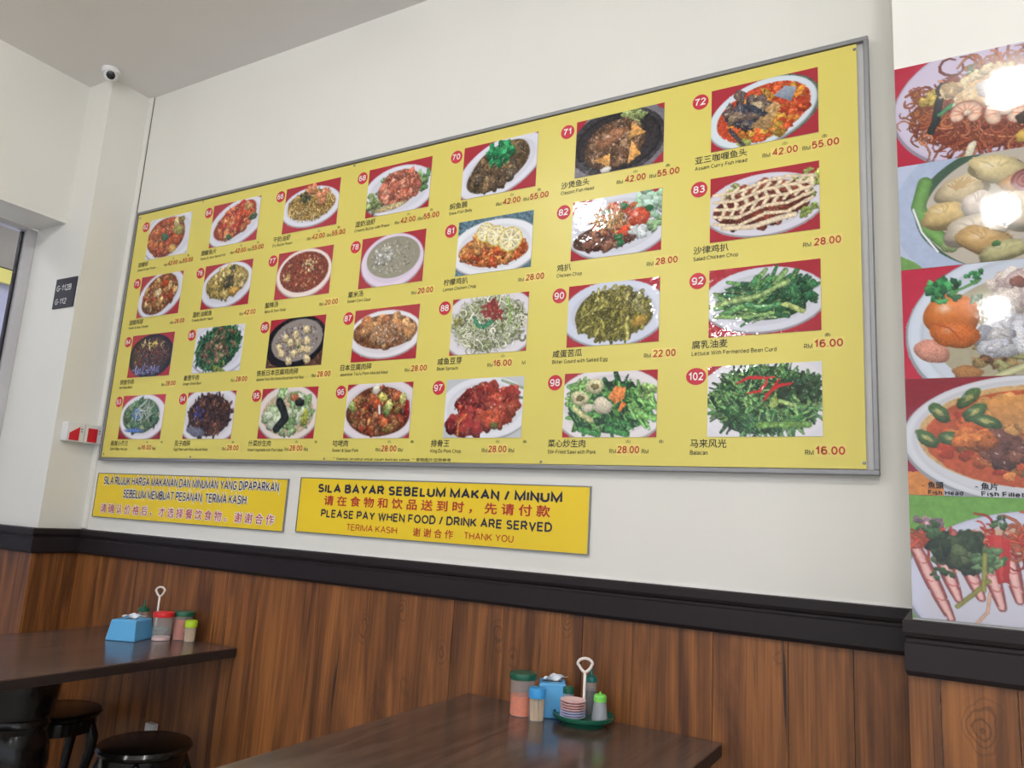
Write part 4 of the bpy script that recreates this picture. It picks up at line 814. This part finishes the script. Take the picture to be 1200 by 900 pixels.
# ------------------------------------------------------------------ food posters on the right column
PWD = .36; PX0 = RX+.0005
PZ = [EYE+1.083, EYE+.840, EYE+.596, EYE+.352, EYE+.107, EYE-.139]
def poster_pic(k):
    p = Pic(224, 150, (206, 196, 224)); p.rng = np.random.RandomState(100+k)
    if k == 0:      # fried noodles with prawns
        p.im[:] = (196, 36, 66); p.plate(.92, .5, .93, .66, (208, 196, 222), rim=.0001)
        p.strands((.86, .55, .62, .40, -.1), 560, .34, .011, [(150, 70, 48), (170, 88, 60), (124, 52, 40), (190, 116, 80)], base=(136, 66, 48), curl=2.4)
        p.strands((.25, .5, .1, .22, 0), 60, .2, .011, [(176, 104, 60), (150, 76, 50)], curl=2.4); p.chunks((.3, .36, .1, .07, 0), 10, .05, [(206, 176, 84)], hl=.3)
        p.line([(.42, .28), (.36, .42), (.33, .6), (.29, .7)], .035, (34, 42, 44)); p.blob(.4, .3, .07, .06, (36, 42, 42)); p.line([(.36, .55), (.44, .49), (.52, .46)], .02, (64, 150, 96))
        p.chunks((.62, .38, .24, .12, -.1), 14, .11, [(226, 200, 160), (214, 180, 136)], hl=.4, sh=.3); p.blob(.78, .38, .14, .09, (222, 212, 208), .1)
        p.chunks((.76, .22, .18, .05, 0), 8, .07, [(222, 200, 164)]); p.chunks((1.1, .42, .16, .2, 0), 14, .07, [(222, 210, 190), (90, 66, 60)])
        for x, y, r in ((.57, .58, .13), (.86, .64, .16)):
            q = [(x+r*.62*math.cos(t), y+r*.5*math.sin(t)) for t in [2.6+.5*i for i in range(10)]]
            p.line(q, r*.42, (196, 96, 70), .35); p.line(q, r*.34, (236, 196, 168), .3)
            for i in range(1, 9): p.line([(x+r*.3*math.cos(2.6+.5*i), y+r*.25*math.sin(2.6+.5*i)), (x+r*.95*math.cos(2.6+.5*i), y+r*.78*math.sin(2.6+.5*i))], .005, (210, 124, 92), 0)
            p.blob(x+.01, y, r*.3, r*.2, (240, 206, 180), hl=.5)
        p.blob(.58, .96, .035, .1, (226, 216, 190), .3); p.blob(.98, .9, .06, .05, (214, 176, 80)); p.blob(1.02, .72, .09, .06, (70, 50, 44)); p.leafy(.62, .16, .06, [(80, 110, 80)], 6)
    elif k == 1:    # dumplings in soup
        p.im[:] = (196, 206, 236); p.poly([(0, .86), (.22, 1), (0, 1)], (120, 170, 90)); p.ell(.95, .5, 1.0, .78, (178, 194, 226)); p.ell(1.05, .5, .92, .62, (64, 96, 76)); p.ell(1.08, .54, .88, .60, (196, 186, 170))
        p.line([(.22, .2), (.16, .42), (.22, .62), (.38, .8)], .06, (110, 164, 84)); p.blob(.42, .78, .09, .1, (170, 196, 130), .3); p.ell(.38, .78, .02, .025, (56, 100, 56)); p.line([(.12, .44), (.18, .66), (.3, .86)], .01, (232, 238, 246))
        D = [(.5, .3, .2, .12, (222, 200, 156)), (.78, .16, .22, .12, (226, 206, 150)), (.36, .52, .17, .12, (222, 190, 120)), (.62, .46, .12, .12, (226, 212, 196)), (.92, .32, .12, .1, (206, 156, 96)), (.6, .68, .26, .12, (222, 208, 184)), (.66, .8, .22, .12, (206, 166, 104)), (.95, .58, .2, .16, (222, 206, 180)), (1.16, .62, .14, .12, (206, 176, 140)), (.8, .9, .22, .07, (196, 190, 134)), (1.1, .86, .18, .12, (212, 210, 216)), (1.2, .3, .16, .2, (214, 196, 172)), (1.3, .7, .12, .16, (226, 206, 160))]
        for x, y, a, b_, c in D:
            ro = p.rng.uniform(-.4, .4); p.blob(x+.01, y+.02, a*1.04, b_*1.08, tuple(v*.62 for v in c), ro, wob=.12, sh=.2, tex=.03); p.blob(x, y, a, b_, c, ro, wob=.22, sh=.5, tex=.03, hl=.35)
            for i in range(5):
                t = ro+p.rng.uniform(-2.6, -.4); p.line([(x+a*.2*math.cos(t), y+b_*.2*math.sin(t)), (x+a*.62*math.cos(t+.1), y+b_*.6*math.sin(t+.1)), (x+a*.95*math.cos(t), y+b_*.9*math.sin(t))], .007, tuple(v*.84 for v in c), 0, al=.7)
        for k2 in range(8): p.line([(.46, .3), (.4+.03*k2, .2+.012*abs(k2-4))], .008, (190, 160, 110), 0)
        p.line([(.66, .5), (.78, .5), (.9, .66), (1.1, .72)], .008, (180, 160, 140), 0)
        for r in (.13, .09, .05): p.ell(1.0, .3, r, r*.8, (124, 52, 54)); p.ell(1.0, .3, r*.8, r*.62, (176, 100, 96))
        p.leafy(.76, .48, .08, [(64, 104, 64), (40, 80, 52)], 10); p.leafy(1.12, .2, .09, [(80, 120, 70), (56, 90, 56)], 10); p.blob(.74, .84, .035, .025, (70, 124, 64)); p.line([(.82, .45), (.84, .62)], .03, (178, 110, 100))
    elif k == 2:    # fish soup with tomato
        p.im[:] = (204, 40, 70); p.plate(1.0, .62, .96, .72, (212, 222, 238), rim=.9); p.ell(1.02, .64, .78, .52, (176, 168, 140))
        p.chunks((.95, .72, .5, .3, 0), 26, .1, [(170, 140, 90), (150, 150, 100), (120, 84, 54)], hl=.3)
        p.chunks((.84, .6, .3, .22, -.2), 30, .12, [(206, 206, 216), (178, 180, 196), (222, 218, 220)], sh=.35, hl=.5); p.chunks((.92, .26, .26, .16, 0), 22, .11, [(216, 190, 176), (190, 166, 164), (222, 206, 196)], sh=.35, hl=.4)
        p.blob(.88, .2, .06, .05, (150, 96, 84)); p.blob(1.3, .4, .16, .14, (150, 140, 160))
        p.blob(.22, .76, .14, .1, (222, 150, 130), .5, wob=.08); p.blob(.38, .45, .21, .2, (224, 120, 44), .3, wob=.06, hl=.6, tex=.02); p.blob(.4, .62, .19, .12, (216, 110, 44), .3, wob=.08, hl=.3); p.line([(.22, .5), (.36, .56), (.46, .68)], .008, (180, 84, 36), 0)
        p.leafy(.33, .22, .13, [(48, 138, 78), (36, 110, 64), (70, 160, 90)], 26); p.leafy(.58, .12, .08, [(52, 134, 76)], 12); p.line([(.42, .24), (.6, .16)], .012, (90, 150, 80)); p.leafy(.57, .32, .06, [(40, 110, 60)], 8)
        p.chunks((1.3, .8, .2, .14, 0), 10, .08, [(196, 186, 110), (170, 180, 120)]); p.line([(.7, 1), (.9, .92), (1.2, .86)], .03, (200, 200, 150)); p.blob(.48, .96, .12, .06, (176, 120, 70))
    elif k == 3:    # curry fish head
        p.im[:] = (150, 30, 50); p.im[120:, :40] = (222, 136, 60); p.im[130:, 40:] = (190, 196, 212); p.plate(.92, .52, .94, .52, (216, 218, 228), rim=.93); p.ell(.93, .5, .84, .42, (214, 170, 110)); p.ell(.94, .52, .8, .40, (196, 84, 44))
        p.chunks((.92, .55, .76, .34, 0), 90, .08, [(206, 92, 46), (182, 62, 36), (222, 130, 66), (160, 110, 50)], sh=.3, hl=.3)
        p.chunks((.78, .33, .26, .12, 0), 14, .12, [(206, 136, 70), (222, 156, 88)], hl=.3); p.poly([(.6, .2), (.98, .14), (1.02, .36), (.66, .42)], (214, 146, 76), .15)
        p.blob(1.12, .28, .14, .1, (150, 56, 44)); p.chunks((.72, .64, .18, .13, 0), 12, .1, [(104, 66, 56), (130, 80, 60)], hl=.6); p.chunks((1.12, .5, .16, .15, 0), 14, .1, [(100, 66, 80), (120, 80, 90), (84, 52, 60)], hl=.7); p.chunks((1.35, .4, .1, .12, 0), 8, .1, [(120, 60, 56)])
        for x, y, r in ((.26, .3, .9), (.52, .3, -.6), (.34, .52, .2), (.48, .18, -.8), (.6, .38, .3), (.16, .52, .6)): p.blob(x, y, .11, .055, (78, 112, 64), r, wob=.12, hl=.3); p.blob(x, y, .05, .02, (170, 170, 100), r)
        p.chunks((.5, .55, .14, .08, 0), 8, .09, [(214, 116, 54)]); p.line([(1.0, .68), (1.2, .74), (1.3, .8)], .035, (64, 112, 56)); p.line([(.85, .8), (1.1, .84)], .03, (110, 140, 70))
    else:           # steamed prawns
        p.im[:] = (112, 172, 72); p.plate(.98, .72, 1.02, .62, (206, 208, 232), rim=.0001); p.ell(.98, .5, .78, .3, (214, 176, 150), -.02, soft=6); p.ell(.98, .9, .9, .42, (212, 210, 226), soft=6)
        xs = [(.0, .34, .28, .98), (.18, .36, .34, .82), (.32, .3, .5, .8), (.5, .3, .64, .86), (.68, .32, .76, .8), (.82, .3, .9, .84), (.96, .3, 1.06, .84), (1.12, .32, 1.22, .8), (1.28, .3, 1.34, .84), (1.42, .3, 1.44, .8)]
        for a, b_, c, e in xs:
            n = 9; q = [(a+(c-a)*i/n, b_+(e-b_)*i/n) for i in range(n+1)]
            p.line(q, .058, (196, 96, 92), .5, taper=.45); p.line(q[1:], .03, (232, 178, 172), .2, taper=.4)
            for i in range(1, n, 2): p.line([(q[i][0]-.042, q[i][1]-.012), (q[i][0], q[i][1]+.006), (q[i][0]+.042, q[i][1]-.006)], .005, (186, 84, 78), 0, al=.8)
        p.chunks((.12, .24, .16, .06, 0), 10, .05, [(120, 96, 110), (180, 140, 150)]); p.strands((.95, .36, .46, .07, 0), 90, .26, .010, [(206, 76, 48), (222, 110, 70), (196, 56, 44)], curl=1.5, ang=.1); p.strands((.22, .38, .2, .05, 0), 20, .2, .012, [(206, 84, 56)], ang=0)
        p.poly([(.56, .3), (.72, .34), (.70, .66), (.62, .68)], (196, 44, 44), .1); p.poly([(.6, .3), (.66, .3), (.66, .64), (.64, .66)], (216, 66, 56))
        p.leafy(.36, .44, .2, [(66, 84, 52), (92, 108, 70), (48, 66, 44)], 60); p.leafy(.56, .5, .12, [(84, 124, 80), (104, 140, 90)], 20); p.leafy(.16, .3, .1, [(66, 100, 60)], 16); p.leafy(.24, .62, .08, [(60, 96, 56)], 12); p.leafy(.9, .58, .1, [(66, 106, 60)], 18); p.leafy(.66, .22, .07, [(70, 100, 60)], 10); p.leafy(1.12, .34, .06, [(60, 96, 56)], 8)
        p.line([(.33, .88), (.44, .78), (.56, .66)], .018, (140, 136, 60)); p.line([(.54, .46), (.52, .74)], .018, (150, 150, 70)); p.line([(.9, .84), (1.0, .94), (1.1, 1.0)], .014, (214, 206, 160)); p.line([(.56, .76), (.54, .9), (.46, 1.0)], .012, (222, 170, 140))
    p.grain((.035, .02, .02, .035, .02)[k], .014, .10, .25); p.im *= .9; return p
PLAB = ['glossy poster of fried red-brown noodles with two prawns, topmost on right column', 'glossy poster of dumplings in a pale blue plate, second from top on right column',
        'glossy poster of white fish soup with an orange tomato, middle one on right column', 'glossy poster of fish curry captioned Fish Head and Fish Fillet, on right column', 'glossy poster of steamed pink prawns on green ground, lowest on right column']
for k in range(5):
    o = print_grid('food_poster', PX0, PZ[k]-.0004, PWD, PZ[k]-PZ[k+1]-.0008, RY-.004, poster_pic(k), M['poster'], None, .0035)
    tag(o, PLAB[k], 'poster')
    if k == 3:
        for s, x0, x1, zb, h, cj in (('魚頭', .0175, .046, .149, .0125, True), ('Fish Head', .0175, .080, .1365, .0088, False), ('魚片', .111, .140, .149, .0125, True), ('Fish Fillet', .111, .182, .1365, .0088, False), ('.', .0065, .0115, .1515, .02, False), ('.', .101, .106, .1515, .02, False)):
            lettering('lettering', s, PX0+.018+x0, EYE+zb-.028, h*1.1, 'black', o, RY-.0045, x1=PX0+.018+x1, cjk=cj, bold=.02, stroke=.19 if s != '.' else .26)

# ------------------------------------------------------------------ column fittings
e = empty('unit_number_sign', (-3.555, CY, EYE+.86), 'small black G-112B and G-112 plate on the left column', 'sign')
shift(box('sign_plate', -3.640, -3.473, CY-.006, CY-.0005, EYE+.858, EYE+1.003, 'signblack', e, bevel=.001))
shift(lettering('lettering', 'G-112B', -3.624, EYE+.941, .029, 'white', e, CY-.0065, x1=-3.505, stroke=.14))
shift(lettering('lettering', 'G-112', -3.620, EYE+.876, .028, 'white', e, CY-.0065, x1=-3.530, stroke=.14))
BXF = -3.412
for y0, y1, lab, sl in ((1.928, 2.0085, 'white wall box with slanted red panel, nearer on the left column side', .030), (2.0115, 2.092, 'white wall box with square red panel, farther on the left column side', 0)):
    e = empty('wall_box', (CX, (y0+y1)/2, EYE+.243), lab, 'alarm box')
    shift(box('casing', CX+.0005, BXF, y0, y1, EYE+.243, EYE+.328, 'whiteplastic', e, bevel=.003))
    bm = bmesh.new(); P = [(y0+.012, EYE+.248), (y0+.056, EYE+.248), (y0+.056, EYE+.310), (y0+.012, EYE+.310-sl)]
    a = [bm.verts.new((BXF+.0002, q[0], q[1])) for q in P]; b_ = [bm.verts.new((BXF+.0022, q[0], q[1])) for q in P]
    bm.faces.new(a); bm.faces.new(b_)
    for i in range(4): bm.faces.new((a[i], a[(i+1) % 4], b_[(i+1) % 4], b_[i]))
    shift(bm_obj('red_panel', bm, M['redlabel'], e))
    shift(box('mark', BXF, BXF+.0008, y0+.062, y0+.071, EYE+.300, EYE+.303, 'black', e)); shift(box('mark', BXF, BXF+.0008, y0+.064, y0+.070, EYE+.288, EYE+.292, 'black', e))
# dome camera
e = empty('security_camera', (-3.398, 1.848, CEIL), 'white dome security camera on ceiling at the left column corner', 'camera')
lathe('camera_base', [(0, -.0005), (.050, -.0005), (.052, -.008), (.050, -.022), (.046, -.028), (0, -.028)], 'whiteplastic', e)
ax = (Vector((0, 0, EYE-.2))-Vector((-3.398, 1.848, CEIL-.03))).normalized(); q = Vector((0, 0, 1)).rotation_difference(ax)
o = lathe('camera_ball', [(0, -.036), (.022, -.03), (.036, -.012), (.039, .004), (.036, .018), (.031, .026), (.026, .027), (0, .027)], 'whiteplastic', e, (0, 0, -.034)); o.rotation_mode = 'QUATERNION'; o.rotation_quaternion = q
o2 = lathe('camera_lens', [(0, .0275), (.0245, .0275), (.0235, .031), (.014, .034), (0, .035)], 'lens', e, (0, 0, -.034)); o2.rotation_mode = 'QUATERNION'; o2.rotation_quaternion = q
for q_ in (0,): e.scale = (.8, .8, .8)
# small white socket low on the wall
e = empty('socket_box', (-2.755, WY-.014, EYE-.878), 'small white plastic box on the wood wall behind front stool', 'socket')
bm_obj('box_body', box_bm(-.026, .022, -.026, 0, -.03, .024), M['whiteplastic'], e, bevel=.003); bm_obj('box_face', box_bm(-.02, .016, -.0285, -.0265, -.024, .018), M['whiteplastic'], e, bevel=.0005)

# ------------------------------------------------------------------ tables
ZT = EYE-.5198
def table(x0, x1, label):
    cx = (x0+x1)/2; y0, y1 = .86, WY-.016; t = empty('dining_table', (cx, (y0+y1)/2, 0), label, 'table', 'dark wooden tables against the menu wall')
    hw, hd = (x1-x0)/2, (y1-y0)/2
    bm_obj('tabletop', box_bm(-hw, hw, -hd, hd, ZT-.004, ZT), M['table'], t)
    bm_obj('edge_band', box_bm(-hw, hw, -hd, hd, ZT-.034, ZT-.0045), M['table_edge'], t, bevel=.002)
    bm_obj('apron', box_bm(-.14, .14, -.20, .20, ZT-.075, ZT-.0345), M['blackwood'], t)
    prof = [(0, .03), (.17, .03), (.17, .06), (.10, .10), (.055, .16), (.05, .20), (.07, .24), (.095, .32), (.105, .40), (.10, .46), (.085, .50), (.09, .51), (.095, .52), (.09, .53), (.088, .54), (.097, .55), (.10, .56), (.098, .575), (.106, .60), (.109, .64), (.109, ZT-.0755), (0, ZT-.0755)]
    lathe('pedestal', prof, 'blackwood', t, (0, .06, 0))
    lathe('foot_plate', [(0, .0005), (.24, .0005), (.24, .015), (.22, .029), (0, .029)], 'blackwood', t, (0, .06, 0))
    return t
table(-3.085, -2.345, 'dark wooden table on the left, with a blue tissue box')
table(-1.31, -.537, 'dark wooden table at the bottom, with a green condiment tray')
def stool(x, y, rz, label):
    s = empty('round_stool', (x, y, 0), label, 'stool', 'black stools at the left table', rz)
    lathe('seat', [(0, .418), (.135, .418), (.15, .424), (.156, .435), (.150, .446), (.135, .4505), (0, .4505)], 'blackwood', s, seg=48)
    lathe('seat_ring', [(.112, .37), (.138, .37), (.140, .394), (.138, .4175), (.112, .4175)], 'blackwood', s, seg=40)
    for k in range(4):
        a = k*PI/2+.5; c, n = math.cos(a), math.sin(a)
        pts = [(.120, .416), (.128, .39), (.142, .35), (.142, .30), (.125, .22), (.118, .15), (.125, .08), (.145, .03), (.155, .0005)]
        rr = [.018, .020, .022, .020, .016, .014, .014, .017, .019]
        bm_obj('leg', tube_bm([(r*c, r*n, z) for r, z in pts], rr, 12), M['blackwood'], s, smooth=True)
    pts = [(.11*math.cos(2*PI*i/24), .11*math.sin(2*PI*i/24), .16) for i in range(24)]
    bm_obj('stretcher', tube_bm(pts, .008, 8, True), M['blackwood'], s, smooth=True)
stool(-2.463, 1.836, .3, 'black round stool in front, right side of left table')
stool(-3.085, 1.89, .1, 'black round stool partly behind the table pedestal, far left')

# ------------------------------------------------------------------ things on the tables
def shell(r0, r1, h, t=.0012): return [(0, 0), (r0, 0), (r1, h), (r1-t, h), (r0-t, t), (0, t)]
def cap_prof(r, z0, z1, top=None):
    return [(0, z0), (r*.98, z0), (r, z0+.002), (r, z1-.003), (r*.96, z1), (0, z1)]
def jar(x, y, label, lid, sauce, h=.112, r=.0345, fill=.055, rz=0):
    j = empty('sauce_jar', (x, y, ZT), label, 'jar', rz=rz)
    lathe('jar_body', shell(r*.95, r, h-.018), 'clear', j)
    lathe('jar_contents', [(0, .002), (r*.95-.0018, .002), (r*.97-.0022, fill), (r*.5, fill-.003), (0, fill)], sauce, j)
    lathe('lid', [(0, h-.0175), (r*1.06, h-.0175), (r*1.08, h-.014), (r*1.08, h-.004), (r*1.05, h-.001), (r*.9, h), (0, h+.0005)], lid, j)
    return j
def toothpicks(x, y, label, cap, h=.085, r=.0215, sticker=False):
    j = empty('toothpick_holder', (x, y, ZT), label, 'toothpick holder')
    lathe('holder_body', shell(r, r, h-.026, .0009), 'clearhard', j)
    rng = random.Random(5); bm = bmesh.new()
    for i in range(70):
        a = rng.uniform(0, 6.28); q = r*.86*math.sqrt(rng.uniform(.15, 1)); b_ = a+rng.uniform(-.35, .35)
        tube_bm([(q*.92*math.cos(a), q*.92*math.sin(a), .002), (q*math.cos(b_), q*math.sin(b_), h-.028)], .0010, 5, bm=bm)
    o = bm_obj('toothpicks', bm, M['pick'], j); o['kind'] = 'stuff'
    lathe('cap', [(0, h-.0255), (r*1.05, h-.0255), (r*1.06, h-.006), (r*.99, h-.001), (r*.9, h), (0, h)], cap, j)
    if sticker:
        a0 = -2.25; bm = bmesh.new(); top = []
        for z in (.036, .048): top.append([bm.verts.new(((r+.0008)*math.cos(a0+k*.12), (r+.0008)*math.sin(a0+k*.12), z)) for k in range(-2, 3)])
        for k in range(4): bm.faces.new((top[0][k], top[0][k+1], top[1][k+1], top[1][k]))
        bm_obj('price_label', bm, M['white'], j)
    return j
def tissue_box(x, y, rz, label, w0=.118, d0=.12, w1=.100, d1=.104, h=.075, lift=.02, flip=1):
    j = empty('tissue_box', (x, y, ZT), label, 'tissue box', rz=rz)
    bm = bmesh.new(); lv = []
    for (a, b_, z) in ((w0*.97, d0*.97, .0002), (w0, d0, .003), (w1, d1, h-.004), (w1*.95, d1*.95, h)):
        lv.append([bm.verts.new((sx*a/2, sy*b_/2, z)) for sx, sy in ((-1, -1), (1, -1), (1, 1), (-1, 1))])
    bm.faces.new(lv[0]); bm.faces.new(lv[-1])
    for p, q_ in zip(lv, lv[1:]):
        for i in range(4): bm.faces.new((p[i], p[(i+1) % 4], q_[(i+1) % 4], q_[i]))
    bm_obj('box_body', bm, M['tissuebox'], j, bevel=.002)
    lathe('slot', [(0, 0), (.028, 0), (.028, .0006), (0, .0006)], 'black', j, (0, 0, h), sy=.35)
    # a crumpled sheet pulled through the slot
    n, mth = 12, 8; bm = bmesh.new(); rows = []; rng = random.Random(8)
    for a in range(mth):
        row = []
        for i in range(n):
            u = i/(n-1)-.5; v = a/(mth-1)
            x_ = u*(.03+.045*v)+flip*.010*v; y_ = .012*math.sin(u*9+v*3)*v+.016*math.sin(u*3)*v
            z_ = h+.0008+lift*math.sin(v*PI*.62)*(1-.6*abs(u)*2*v)+.003*math.sin(u*17+v*5)*v
            row.append(bm.verts.new((x_, y_, max(z_, h+.001))))
        rows.append(row)
    for a in range(mth-1):
        for i in range(n-1): bm.faces.new((rows[a][i], rows[a][i+1], rows[a+1][i+1], rows[a+1][i]))
    o = bm_obj('tissue', bm, M['tissue'], j, smooth=True); md = o.modifiers.new('thick', 'SOLIDIFY'); md.thickness = .0004
    return j
def bottle(x, y, z, label, cap, h, r0, r1, body='clear', fill=None, fillm='soy', spout=0, tip=0):
    j = empty('squeeze_bottle', (x, y, z), label, 'bottle')
    hb = h-.018-(.0 if not spout else .004)
    lathe('bottle_body', [(0, 0), (r0*.95, 0), (r0, .002), (r0, .006), (r1, hb*.97), (r1*.96, hb), (0, hb)] if fill is None else shell(r0, r1, hb, .001), body, j)
    if fill: lathe('sauce', [(0, .0015), (r0-.0018, .0015), (r0+(r1-r0)*fill/hb-.0018, fill), (0, fill)], fillm, j)
    if spout:
        lathe('cap', [(0, hb+.0005), (r1*1.06, hb+.0005), (r1*1.06, hb+.010), (r1*.95, hb+.013), (r1*.8, hb+.014), (r1*.35, hb+.018), (.0042, hb+.021), (.0026, h+spout), (0, h+spout)], cap, j)
    else:
        pr = [(0, hb+.0005), (r1*1.04, hb+.0005), (r1*1.04, hb+.014), (r1*.85, h), (.003, h+.0005)]
        pr += [(.0022, h+tip), (0, h+tip)] if tip else [(0, h)]
        lathe('cap', pr, cap, j)
    return j
def caddy(x, y, label, r=.083, hh=.172, rod_z=.02, rz=0):
    j = empty('condiment_caddy', (x, y, ZT), label, 'condiment tray', rz=rz)
    lathe('tray', [(0, .012), (r*.72, .012), (r*.86, .012), (r*.97, .016), (r, .021), (r, .026), (r*.97, .027), (r*.94, .020), (r*.88, .018), (0, .018)], 'green', j, seg=48)
    lathe('tray_foot', [(0, .0003), (r*.70, .0003), (r*.74, .0115), (0, .0115)], 'green', j, seg=40)
    pts = [(0, 0, .0185), (0, 0, .06), (0, 0, .10), (0, 0, hh-.040)]
    bm = tube_bm(pts, [.0046, .0042, .004, .0042], 12)
    loop = []
    for k in range(28):
        a = k/28*2*PI; s_ = .5-.5*math.cos(a)          # 0 at the fork, 1 at the top
        wx = .0205*math.sin(a)*(.55+.45*s_**.5) if s_ < .5 else .0205*math.sin(a)
        loop.append((wx, 0, hh-.040+.036*s_**.85))
    tube_bm(loop, .0040, 10, True, bm)
    bm_obj('handle', bm, M['handle'], j, smooth=True)
    return j
# --- near table
jar(-1.061, 1.968, 'large jar of orange sauce with dark green lid on bottom table', 'green', 'chilli', fill=.052, h=.113, r=.0355)
toothpicks(-1.000, 1.940, 'toothpick holder with a blue cap on bottom table', 'blueplastic', r=.0222)
tissue_box(-.998, 2.026, math.radians(28), 'blue tissue box behind toothpick holder on bottom table', w0=.084, d0=.088, w1=.074, d1=.078, h=.090, lift=.02)
caddy(-.890, 2.003, 'dark green condiment tray with white looped handle on bottom table', rz=.3)
TZ = ZT+.0183
for k in range(7):
    pink = k > 2
    e = lathe('sauce_dish', [(0, .0004), (.021, .0004), (.0300, .0046), (.0345, .0074), (.0345, .0086), (.0300, .0078), (.020, .0044), (0, .0044)], 'pink' if pink else 'lilac', None, (-.903, 1.962, TZ+k*.0066))
    pos = ['lowest dish', 'second lowest dish', 'third dish from the bottom', 'middle dish', 'third dish from the top', 'second dish from the top', 'topmost dish'][k]
    tag(e, '%s %s of the stack on the green tray' % ('pink' if pink else 'pale lilac', pos), 'dish', 'stacked sauce dishes')
bottle(-.838, 1.992, TZ, 'frosted squeeze bottle with a light green cap on condiment tray', 'lime', .066, .0215, .0165, tip=.007, body='milky')
bottle(-.942, 2.014, TZ, 'frosted bottle with dark green cap behind the stacked dishes', 'green', .068, .020, .0155, body='milky')
bottle(-.889, 2.045, TZ, 'dark sauce bottle with a tall teal spout on condiment tray', 'teal', .106, .0175, .0165, fill=.062, spout=.034)
# --- far table
tissue_box(-2.737, 1.909, math.radians(23), 'blue tissue box with a white sheet on left table')
jc = jar(-2.652, 1.982, 'frosted cup with a red lid on left table', 'redplastic', 'pink', h=.104, r=.036, fill=.012)
jar(-2.622, 2.050, 'sauce jar with dark green lid behind red-lidded cup', 'green', 'chilli2', h=.106, r=.0345, fill=.075)
toothpicks(-2.556, 2.036, 'toothpick holder with yellow-green cap and white sticker on left table', 'yellowgreen', h=.08, r=.0215, sticker=True)
caddy(-2.768, 2.038, 'white looped handle of a small tray behind left tissue box', r=.047, hh=.188, rz=.3)
bottle(-2.842, 2.028, ZT, 'squeeze bottle with dark green spout behind left tissue box', 'green', .105, .023, .0215, spout=.024)
